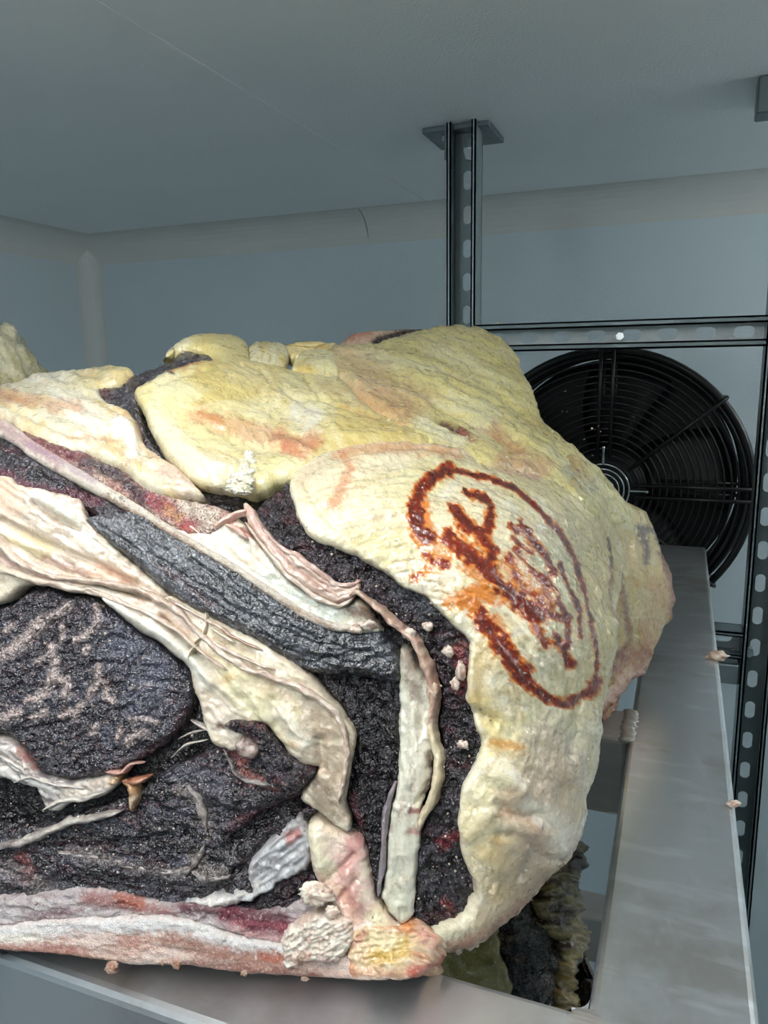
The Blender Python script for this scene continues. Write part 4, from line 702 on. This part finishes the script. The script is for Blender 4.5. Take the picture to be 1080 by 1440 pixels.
for pts in ([(292, 862), (294, 880), (287, 895), (276, 905)], [(298, 882), (315, 892), (335, 905)], [(283, 905), (272, 915), (268, 930)], [(118, 835), (128, 828), (140, 832)]):
    ribbon('loose_fibre', pts, (3, 5, 3), 3, 2.6, memb_m, '#dccdb6', beef, body, step=2, nt=7, ends=.3)
# ------------------------------------------------ eye muscle
MAR = [(6, [(75, 910), (78, 935), (75, 955), (64, 976), (42, 986)]), (6, [(78, 952), (97, 962), (91, 980)]), (4.5, [(140, 938), (139, 958), (127, 981)]), (4, [(152, 962), (149, 980), (162, 988)]), (4.5, [(136, 850), (139, 875), (123, 894), (107, 900)]), (8, [(58, 878), (32, 904), (4, 925)]), (5, [(97, 853), (84, 862), (71, 871)]), (4, [(185, 1011), (205, 1010), (220, 1015)]), (4, [(178, 1046), (190, 1034), (202, 1026)]), (6, [(0, 1011), (15, 1006), (26, 1003)]), (4, [(91, 884), (89, 900)]), (3, [(185, 968), (200, 966), (212, 962)]), (4, [(88, 1008), (100, 998)]), (4, [(66, 1000), (48, 1010)]), (3.5, [(167, 1040), (172, 1022)]), (3.5, [(125, 910), (120, 918)]), (4, [(130, 1030), (138, 1022)]), (4, [(20, 880), (10, 888)]), (3, [(55, 930), (62, 925)]), (4, [(105, 1010), (115, 990)])]
region('eye_muscle', [(-160, 880), (0, 853), (32, 835), (65, 827), (97, 837), (130, 839), (160, 862), (192, 890), (218, 903), (244, 926), (264, 948), (272, 975), (266, 1003), (250, 1027), (226, 1051), (194, 1070), (162, 1087), (130, 1095), (97, 1098), (55, 1086), (32, 1055), (0, 1033), (-160, 1025)], lean_m, '#2a242c', beef, body, up=.5, rw=14, rd=5, h=2.2, cs=('a', -28), relief=[(1.6, 24, 9, 'r'), (1., 8, 5, 'r'), (.6, 4, 4)],
  tint=[('#4a4a5a', 40, 26, .48, .68, .65), ('#3c1e26', 22, 9, .55, .7, .7), ('#5e5660', 9, 5, .6, .72, .6), ('#7a5e5c', 12, 5, .70, .78, .8)], strokes=[('#c4b0aa', r*1.15, .92, p, .6) for r, p in MAR]+[('#4a1e28', 8, .7, [(262, 1000), (240, 1040), (200, 1066)], .5), ('#64667a', 34, .6, [(170, 900), (220, 940), (200, 980)], .5)], lines=[(1.3, r*.8, p) for r, p in MAR])
# ------------------------------------------------ lower muscles
region('lower_muscle', [(-160, 1090), (-160, 1260), (0, 1270), (56, 1265), (111, 1258), (167, 1263), (222, 1277), (296, 1278), (330, 1275), (380, 1260), (430, 1242), (440, 1215), (427, 1190), (432, 1160), (447, 1140), (427, 1122), (434, 1097), (448, 1082), (422, 1074), (391, 1042), (374, 1026), (345, 1017), (300, 1040), (275, 1062), (240, 1076), (215, 1092), (180, 1120), (140, 1130), (90, 1150), (40, 1165), (0, 1150)], lean_m, '#231c21', beef, body, up=-4, rw=8, rd=4, h=2.2, cs=('a', 8), relief=[(2.2, 40, 13, 'r'), (1.1, 14, 6, 'r'), (.7, 6, 5)],
  tint=[('#474654', 40, 14, .48, .66, .75), ('#4a2028', 36, 14, .56, .72, .7), ('#675f68', 18, 7, .62, .74, .6)],
  strokes=[('#7c706e', 10, .75, [(250, 1110), (275, 1125), (285, 1155), (292, 1180)], .8), ('#857a74', 12, .75, [(270, 1210), (285, 1225), (310, 1235)], .9), ('#857a78', 5, .7, [(90, 1200), (150, 1212), (210, 1225), (260, 1230)], .9), ('#b06a5e', 7, .8, [(335, 1075), (350, 1095), (385, 1105)], .8), ('#a8585a', 8, .7, [(320, 1055), (340, 1070)], .7), ('#6a2c34', 9, .7, [(330, 1160), (390, 1140), (420, 1120)], .7), ('#a8867a', 9, .7, [(318, 1040), (335, 1050), (352, 1045)], .8), ('#8a3a38', 9, .8, [(22, 1210), (35, 1225), (32, 1240)], .7), ('#9a8a88', 12, .7, [(0, 1225), (40, 1240), (70, 1255)], .8), ('#56525c', 18, .6, [(250, 1080), (300, 1100), (310, 1130)], .6), ('#1a1216', 12, .9, [(330, 1200), (370, 1160), (410, 1135)], .4), ('#0a0708', 11, .95, [(85, 1144), (130, 1134), (174, 1118)], .4), ('#0a0708', 13, .95, [(288, 998), (277, 1035), (242, 1064), (203, 1080)], .4), ('#150f12', 12, .9, [(0, 1160), (40, 1150), (64, 1135)], .4)],  # near-black strokes paint shade into the cavities below the eye muscle
  lines=[(-8, 9, [(268, 1010), (275, 1040), (240, 1064), (200, 1080)]), (-7, 8, [(95, 1138), (140, 1128), (168, 1112)]), (-7, 10, [(325, 1190), (370, 1155), (425, 1130)]), (4, 14, [(290, 1110), (340, 1130), (400, 1110)]), (3, 12, [(350, 1030), (380, 1060), (420, 1085)]), (3, 14, [(60, 1220), (160, 1220), (280, 1245)]), (-3, 5, [(60, 1195), (150, 1192), (230, 1180)]), (-6, 8, [(0, 1165), (40, 1155), (66, 1140)]), (-4, 8, [(300, 1260), (350, 1215), (380, 1180)]), (3, 10, [(10, 1125), (40, 1140)])])
region('mid_membrane', [(-160, 1035), (0, 1037), (30, 1056), (55, 1087), (97, 1099), (130, 1096), (152, 1090), (168, 1090), (170, 1098), (158, 1112), (130, 1126), (100, 1130), (78, 1142), (62, 1138), (50, 1112), (20, 1102), (0, 1096), (-160, 1090)], memb_m, '#aaa29c', beef, body, up=.5, rw=7, rd=3, h=2.2, relief=[(1.6, 26, 9, 'r', ('a', 25)), (.6, 10, 6)], tint=[('#6a6064', 24, 10, .5, .66, .75), ('#d9d6d2', 24, 8, .52, .66, .7, ('a', 30))], strokes=[('#c9b9a8', 10, .7, [(100, 1115), (150, 1100)], .4), ('#a06a60', 5, .7, [(25, 1055), (50, 1080)], .6), ('#b0803e', 5, .7, [(158, 1100), (168, 1093)], .5)])
ribbon('membrane_fold', [(-20, 1196), (0, 1190), (30, 1186), (60, 1172), (95, 1157), (140, 1150), (172, 1140)], (8, 11, 14, 12, 10, 5), -1.5, 3, memb_m, '#9c928c', beef, body, tint=[('#c9c4bc', 22, 8, .5, .66, .7), ('#6e6468', 20, 8, .55, .7, .7)])
ribbon('membrane_fold', [(150, 1085), (172, 1084), (188, 1073), (204, 1072)], (5, 7, 4), 1, 3, memb_m, '#b98f84', beef, body)
for pts, w_ in (([(260, 1106), (275, 1122), (283, 1145), (288, 1172)], (6, 12, 9, 4)), ([(78, 1200), (130, 1208), (190, 1222), (240, 1229), (268, 1222)], (3, 7, 6, 8, 4)), ([(238, 1233), (264, 1226), (278, 1206), (286, 1188)], (5, 13, 10, 4)), ([(266, 1226), (290, 1240), (322, 1235)], (5, 10, 4)), ([(312, 1050), (330, 1090), (352, 1100), (392, 1108)], (3, 6, 8, 3))):
    ribbon('fat_seam', pts, w_, -1.9, 1.2, memb_m, '#8d8480', beef, body, tint=[('#4a4348', 12, 6, .48, .62, .8), ('#b5aaa2', 12, 6, .56, .7, .7)], wob=.7, relief=.8)
for pts, w_ in (([(268, 1012), (285, 1022), (298, 1030)], (2, 5, 2)), ([(240, 1066), (262, 1048), (292, 1040)], (2, 4, 2)), ([(250, 1040), (270, 1030), (292, 1026)], (2, 3, 2)), ([(20, 1100), (45, 1092), (80, 1102), (120, 1108)], (3, 6, 5, 2)), ([(0, 1062), (25, 1075), (50, 1096)], (4, 7, 3)), ([(60, 1140), (85, 1126), (120, 1122), (150, 1112)], (4, 8, 7, 3))):
    ribbon('membrane_strand', pts, w_, .5, 1.6, memb_m, '#c4bcb4', beef, body, tint=[('#8a7c78', 12, 6, .5, .68, .7)], wob=.6)
ribbon('tendon_scrap', [(172, 1098), (184, 1104), (190, 1122), (186, 1142)], (14, 17, 13, 9), -1, 5, memb_m, '#a8825e', beef, body, tint=[('#d0bda4', 16, 8, .5, .7, .8), ('#6a3a1e', 12, 8, .55, .7, .7)])
ribbon('tendon_scrap', [(172, 1098), (195, 1098), (214, 1090)], (8, 12, 5), 0, 4, memb_m, '#a06a50', beef, body, tint=[('#5a2c1c', 12, 8, .5, .7, .7)])
region('silver_membrane', wig=5, poly=[(350, 1258), (348, 1218), (375, 1190), (400, 1165), (420, 1150), (432, 1168), (437, 1200), (430, 1227), (402, 1238), (375, 1258), (345, 1272), (300, 1279), (258, 1274), (258, 1268), (300, 1262), (335, 1256)], mat=memb_m, base='#a9a7a8', parent=beef, field=body, up=-.5, rw=7, rd=3, h=2.2, relief=[(1.4, 30, 8, 'r', ('a', -40)), (.6, 9, 6)], tint=[('#76727a', 30, 9, .48, .66, .7, ('a', -40)), ('#d5d6d8', 26, 9, .52, .66, .8, ('a', -40))], strokes=[('#b06a64', 8, .8, [(408, 1178), (416, 1172)], .5), ('#d8d2cc', 7, .8, [(275, 1272), (330, 1264), (360, 1245)], .4)])
region('dark_lean_piece', [(350, 1274), (370, 1255), (402, 1240), (430, 1230), (446, 1238), (446, 1268), (405, 1284), (350, 1290), (300, 1288), (260, 1282)], dark_lean_m, '#2a2226', beef, body, up=-3, rw=6, rd=3, h=2.2, cs=('a', -20), relief=[(2., 18, 7, 'r')], tint=[('#55505a', 16, 7, .52, .68, .7), ('#4a1a26', 20, 10, .55, .7, .7)])
region('tendon_lump', [(328, 1042), (345, 1032), (360, 1040), (368, 1056), (356, 1068), (338, 1062)], memb_m, '#a8938a', beef, body, up=3.5, rw=9, rd=4, h=2, relief=[(1, 14, 8)], tint=[('#7a5f5c', 14, 8, .5, .68, .7), ('#cbbdb0', 12, 8, .54, .7, .6)])
region('dark_lean_flap', [(318, 1018), (330, 1012), (350, 1010), (366, 1010), (382, 1028), (392, 1046), (406, 1060), (424, 1070), (446, 1083), (430, 1104), (408, 1116), (388, 1104), (372, 1084), (366, 1060), (362, 1044), (350, 1036), (332, 1030)], dark_lean_m, '#2f262c', beef, body, up=6, rw=7, rd=4, h=2.2, wig=5, cs=('a', 45), relief=[(2, 22, 8, 'r'), (1, 8, 5)], tint=[('#5c5660', 18, 8, .54, .68, .7), ('#5a2630', 20, 10, .56, .7, .7), ('#9a8480', 16, 6, .64, .74, .6)])
# ------------------------------------------------ lower bone
region('chine_membrane', [(-160, 1262), (0, 1263), (56, 1258), (111, 1250), (167, 1255), (222, 1270), (296, 1272), (350, 1281), (400, 1277), (424, 1268), (445, 1290), (415, 1335), (352, 1324), (296, 1306), (241, 1291), (148, 1294), (74, 1297), (0, 1306), (-160, 1308)], bone_m, '#c4b8ba', beef, body, up=.5, rw=9, rd=4, h=2.2, relief=[(1.5, 26, 8, 'r', ('a', 5)), (.9, 7, 5)], tint=[('#8d6f74', 40, 10, .48, .66, .7), ('#d6cfcd', 26, 8, .5, .66, .75)],
  strokes=[('#a8706a', 10, .75, [(120, 1262), (170, 1268), (215, 1280), (240, 1285)], .8), ('#b4604a', 7, .8, [(165, 1262), (182, 1268), (200, 1272)], .7), ('#8c2a42', 14, .9, [(320, 1284), (360, 1300), (410, 1305)], .5), ('#5e2032', 9, .8, [(260, 1278), (320, 1280), (400, 1290)], .5), ('#c79a9a', 9, .7, [(330, 1306), (370, 1318), (410, 1322)], .6), ('#8a6a70', 9, .6, [(40, 1290), (90, 1284)], .7)])
region('chine_bone', [(-160, 1312), (-160, 1304), (0, 1300), (74, 1291), (148, 1289), (200, 1285), (241, 1286), (296, 1301), (352, 1319), (400, 1324), (440, 1335), (505, 1345), (512, 1376), (498, 1377), (400, 1371), (344, 1368), (259, 1357), (185, 1356), (111, 1344), (0, 1335), (-160, 1330)], bone_m, '#e0c0b2', beef, body, up=3, rw=7, rd=3, h=2, wig=1.6, relief=[(.7, 7, 6), (1., 40, 14)], tint=[('#ecd9cf', 30, 10, .45, .66, .7), ('#b07a6a', 30, 9, .54, .70, .65)],
  strokes=[('#f4f0ee', 12, .95, [(-20, 1312), (40, 1306), (110, 1299), (180, 1297), (240, 1297), (290, 1309), (340, 1324), (395, 1334)], .6), ('#f3ece0', 8, .9, [(0, 1318), (60, 1315)], .4), ('#96604f', 14, .7, [(250, 1318), (290, 1335), (340, 1345), (390, 1352)], .7), ('#a8675c', 9, .7, [(0, 1330), (60, 1334), (120, 1338)], .7), ('#c08a4e', 4, .7, [(100, 1342), (160, 1350)], .7), ('#8a5046', 8, .7, [(270, 1352), (350, 1362), (450, 1372)], .7), ('#b0563a', 7, .7, [(370, 1340), (395, 1345)], .7)], skirt=.02)
for c, r in (((162, 1358), (9, 7)), ((252, 1352), (6, 7)), ((345, 1366), (5, 4)), ((430, 1375), (6, 3)), ((232, 1350), (3, 4))): crumb('bone_crumb', c, r, 3, bone_m, ('#a8745e', '#cfb09c'), beef, body, int(c[0]), .5, .9, 3)
region('pink_fat', [(431, 1170), (434, 1158), (450, 1153), (475, 1164), (498, 1178), (512, 1190), (522, 1225), (530, 1263), (546, 1285), (564, 1300), (575, 1312), (565, 1345), (540, 1350), (505, 1340), (488, 1310), (468, 1275), (450, 1250), (436, 1215)], fat_m, '#dec8ba', beef, body, up=3, rw=14, rd=6, h=2, relief=[(1., 26, 16), (.4, 9, 6)], tint=[('#cfa296', 30, 24, .48, .68, .6), ('#e2d4b8', 26, 20, .52, .7, .6)],
  strokes=[('#e6e0c0', 13, .85, [(440, 1170), (446, 1195), (462, 1222)], .4), ('#c98a86', 14, .7, [(500, 1190), (490, 1225), (500, 1270)], .5), ('#e0d3aa', 14, .8, [(530, 1285), (545, 1315), (525, 1335)], .4), ('#d6a08c', 10, .6, [(480, 1250), (505, 1290)], .5)], lines=[(-2.5, 5, [(458, 1240), (485, 1215), (498, 1200)]), (2.5, 10, [(445, 1180), (455, 1215)]), (2.4, 9, [(490, 1225), (505, 1270)]), (-2, 4, [(478, 1262), (500, 1235)])])
region('corner_fat', [(496, 1309), (515, 1297), (560, 1299), (590, 1294), (606, 1304), (622, 1318), (622, 1338), (613, 1358), (591, 1373), (561, 1378), (498, 1377), (490, 1345)], fat_m, '#d6b892', beef, body, up=4, rw=9, rd=5, h=2, relief=[(1.3, 14, 11, 'r'), (.6, 6, 5)], tint=[('#c9805e', 24, 18, .5, .68, .7), ('#e8dcc0', 20, 14, .52, .68, .7)],
  strokes=[('#caa44a', 13, .9, [(530, 1345), (560, 1342), (562, 1330)], .4), ('#a83f34', 11, .8, [(612, 1345), (592, 1362), (580, 1368)], .6), ('#d29a8a', 12, .8, [(590, 1305), (600, 1325)], .5), ('#e4d8ac', 14, .8, [(525, 1315), (550, 1325)], .4), ('#9a4a3a', 6, .7, [(500, 1325), (515, 1310)], .6), ('#c8742e', 7, .7, [(570, 1308), (574, 1298)], .6), ('#a8725c', 8, .6, [(500, 1370), (560, 1374)], .6)], skirt=.008)
region('crumbly_fat', [(397, 1335), (402, 1305), (422, 1285), (448, 1279), (480, 1285), (500, 1302), (503, 1320), (490, 1346), (470, 1352), (430, 1354), (402, 1357)], fat_m, '#ddcfc0', beef, body, up=7, rw=12, rd=7, h=1.8, wig=8, relief=[(2.2, 16, 6, 'r', ('a', -25)), (1.2, 6, 4, 'r')], tint=[('#c9a494', 18, 12, .5, .68, .7), ('#efe9dc', 18, 8, .5, .66, .7, ('a', -25))], strokes=[('#8a5a5a', 4, .7, [(425, 1352), (460, 1345), (480, 1350)], .8), ('#b8866c', 7, .6, [(420, 1345), (440, 1335)], .7)])
crumb('fat_chunk', (447, 1252), (24, 14), 5, fat_m, ('#d4bcac', '#e8dccb'), beef, body, 9, .5, .7)
crumb('fat_chunk', (470, 1276), (10, 8), 6, fat_m, ('#d6b8a8', '#e6d6c6'), beef, body, 19, .5, .7, 3)
for c, r in (((349, 664), (9, 10)), ((343, 673), (8, 9)), ((350, 679), (10, 9)), ((341, 686), (11, 8)), ((352, 692), (9, 10)), ((336, 696), (11, 8)), ((346, 701), (12, 7)), ((329, 691), (7, 6)), ((351, 653), (6, 7))): crumb('fat_crumb', c, r, 6, fat_m, ('#d2caae', '#ece8da'), beef, body, int(c[0]*3+c[1]), .9, .7)
for c, r in (((605, 880), (8, 6)), ((652, 1047), (8, 6)), ((578, 890), (9, 8)), ((500, 884), (10, 7)), ((517, 878), (12, 7)), ((632, 915), (8, 7)), ((650, 942), (7, 14)), ((643, 960), (6, 9))): crumb('tissue_crumb', c, r, 3, memb_m, ('#b39488', '#dccfc0'), beef, body, int(c[0]+c[1]), .5, .7, 3)
for pts in ([(304, 744), (316, 734), (332, 726), (350, 722)], [(318, 740), (335, 748), (350, 760)]): ribbon('torn_membrane', pts, (2, 9, 3), 2.5, .9, memb_m, '#c9a294', beef, body, tint=[('#dcc0b0', 10, 6, .5, .7, .7)], step=2)
grains('dried_crumbs', [([(60, 870), (150, 960), (100, 1060)], 110, .22), ([(60, 1200), (200, 1180), (330, 1100)], 70, .24), ([(390, 720), (480, 800), (600, 860), (660, 1000), (640, 1150), (620, 1280)], 34, .24), ([(150, 700), (300, 790), (450, 878)], 8, .14), ([(0, 1262), (160, 1262), (300, 1280)], 12, .14), ([(420, 1300), (500, 1320), (600, 1320)], 40, .08)], 230, memb_m, ('#8a706a', '#d0c4b8'), beef, body, 3)
grains('rind_crumbs', [([(420, 600), (520, 630), (640, 630), (740, 660)], 26, .4), ([(500, 640), (680, 780), (760, 960), (700, 1200)], 120, .3), ([(640, 500), (740, 600), (820, 680)], 70, .3)], 130, fat_m, ('#cbb48c', '#f2ecdc'), beef, body, 5, 1., 2.8, 5)
# ------------------------------------------------ other beef
hung = root('aged_beef_joint', (-.20, .40, ZL), 'second beef joint with ragged yellow fat and black lean, on the lower rack', 'meat', None)
low = Field([(560, 1300, .60), (700, 1200, .585), (700, 1400, .52), (800, 1180, .605), (815, 1300, .585), (800, 1420, .54), (620, 1380, .54), (760, 1300, .55), (640, 1250, .57), (560, 1500, .53), (750, 1500, .50), (750, 2060, .47), (560, 2060, .475)], .0004, [(830, 1130), (822, 1240), (818, 1330), (806, 1440), (800, 1560), (785, 1900)], 30, .03)
region('dark_lean', [(560, 1240), (700, 1215), (770, 1185), (812, 1178), (822, 1215), (816, 1270), (820, 1320), (812, 1366), (836, 1376), (858, 1392), (858, 1450), (800, 1560), (790, 1800), (770, 2075), (560, 2075), (540, 1800)], dark_lean_m, '#161112', hung, low, up=-4, rw=10, rd=5, h=3, relief=[(5, 60, 15, 'r', ('a', 95)), (2, 14, 9, 'r')], tint=[('#6a6862', 90, 10, .54, .66, .75, ('a', 98)), ('#100c0d', 60, 22, .5, .62, .9, ('a', 95)), ('#6a4a34', 24, 16, .6, .7, .7)], back=(.68, .35, ZL+.004, '#6a5c44'))  # outline stretched at lower right, added black lean fills a dark gap
region('ragged_fat', [(740, 1195), (775, 1185), (800, 1176), (818, 1186), (816, 1215), (806, 1235), (818, 1262), (814, 1300), (822, 1325), (808, 1345), (800, 1380), (806, 1415), (790, 1425), (782, 1395), (790, 1340), (770, 1310), (752, 1275), (760, 1240), (730, 1225)], fat_m, '#7d6a40', hung, low, up=7, rw=8, rd=6, h=2.2, wig=9, relief=[(4, 14, 12, 'r'), (2, 6, 6)], tint=[('#2e1a14', 22, 20, .46, .60, .9), ('#a8985c', 16, 14, .54, .70, .6)])
region('fat_sheet', [(560, 1330), (630, 1300), (690, 1295), (700, 1310), (702, 1340), (712, 1365), (716, 1390), (705, 1430), (560, 1460)], fat_m, '#8f8552', hung, low, up=9, rw=8, rd=4, h=2.6, wig=4, relief=[(1.5, 30, 20)], tint=[('#6e6438', 50, 20, .48, .68, .6, ('a', 90))])
side = root('aged_beef_joint', tuple(at_z(-40, 700, ZT)), 'far beef joint with wrinkled cream fat at the left edge of the rack', 'meat', None)
lf = Field([(-210, 440, .86), (-60, 440, .80), (0, 470, .75), (55, 520, .77), (0, 560, .70), (-60, 600, .66), (70, 620, .76), (-180, 600, .76), (-60, 760, .63), (40, 760, .67), (100, 760, .76), (-190, 780, .74), (-60, 950, .645), (60, 940, .665), (-190, 940, .71)], .0004, [(-215, 700), (-190, 470), (-60, 440), (0, 455), (15, 460), (26, 482), (40, 486), (68, 524), (100, 600), (115, 760), (105, 930)], 34, .035)
region('wrinkled_fat', [(-180, 440), (-60, 440), (-20, 450), (0, 456), (8, 454), (15, 461), (22, 470), (27, 483), (40, 486), (44, 498), (56, 508), (68, 524), (95, 580), (112, 660), (116, 780), (112, 880), (100, 938), (-60, 950), (-200, 942), (-215, 700)], fat_m, '#ccc6a4', side, lf, up=0, rw=6, rd=3, h=2.6, wig=2.5, cs=('a', 62), relief=[(6, 46, 12, 'r'), (4, 60, 40), (2, 14, 7, 'r')], tint=[('#b0a878', 30, 10, .48, .66, .7), ('#e2dec8', 26, 9, .52, .68, .6)], back=(.84, .45, ZT+.003, '#c2b88e'))
# scraps left on the rack
for c, lab, r in (((1014, 926), 'small pale meat scrap stuck on the outer rail edge level with the lower slotted beam', (.0085, .006)), ((1040, 1136), 'tiny pink meat scrap on the outer rail edge beside the perforated upright', (.004, .0025))):
    p = at_z(c[0], c[1], ZT); o = crumb('meat_scrap', None, r, 0, memb_m, ('#b58a7c', '#d9c8b4'), None, None, int(c[0]), .6, .8, 3, P0=(.0445, p[1], ZT+.002)); setp(o, lab, 'meat scrap', None)
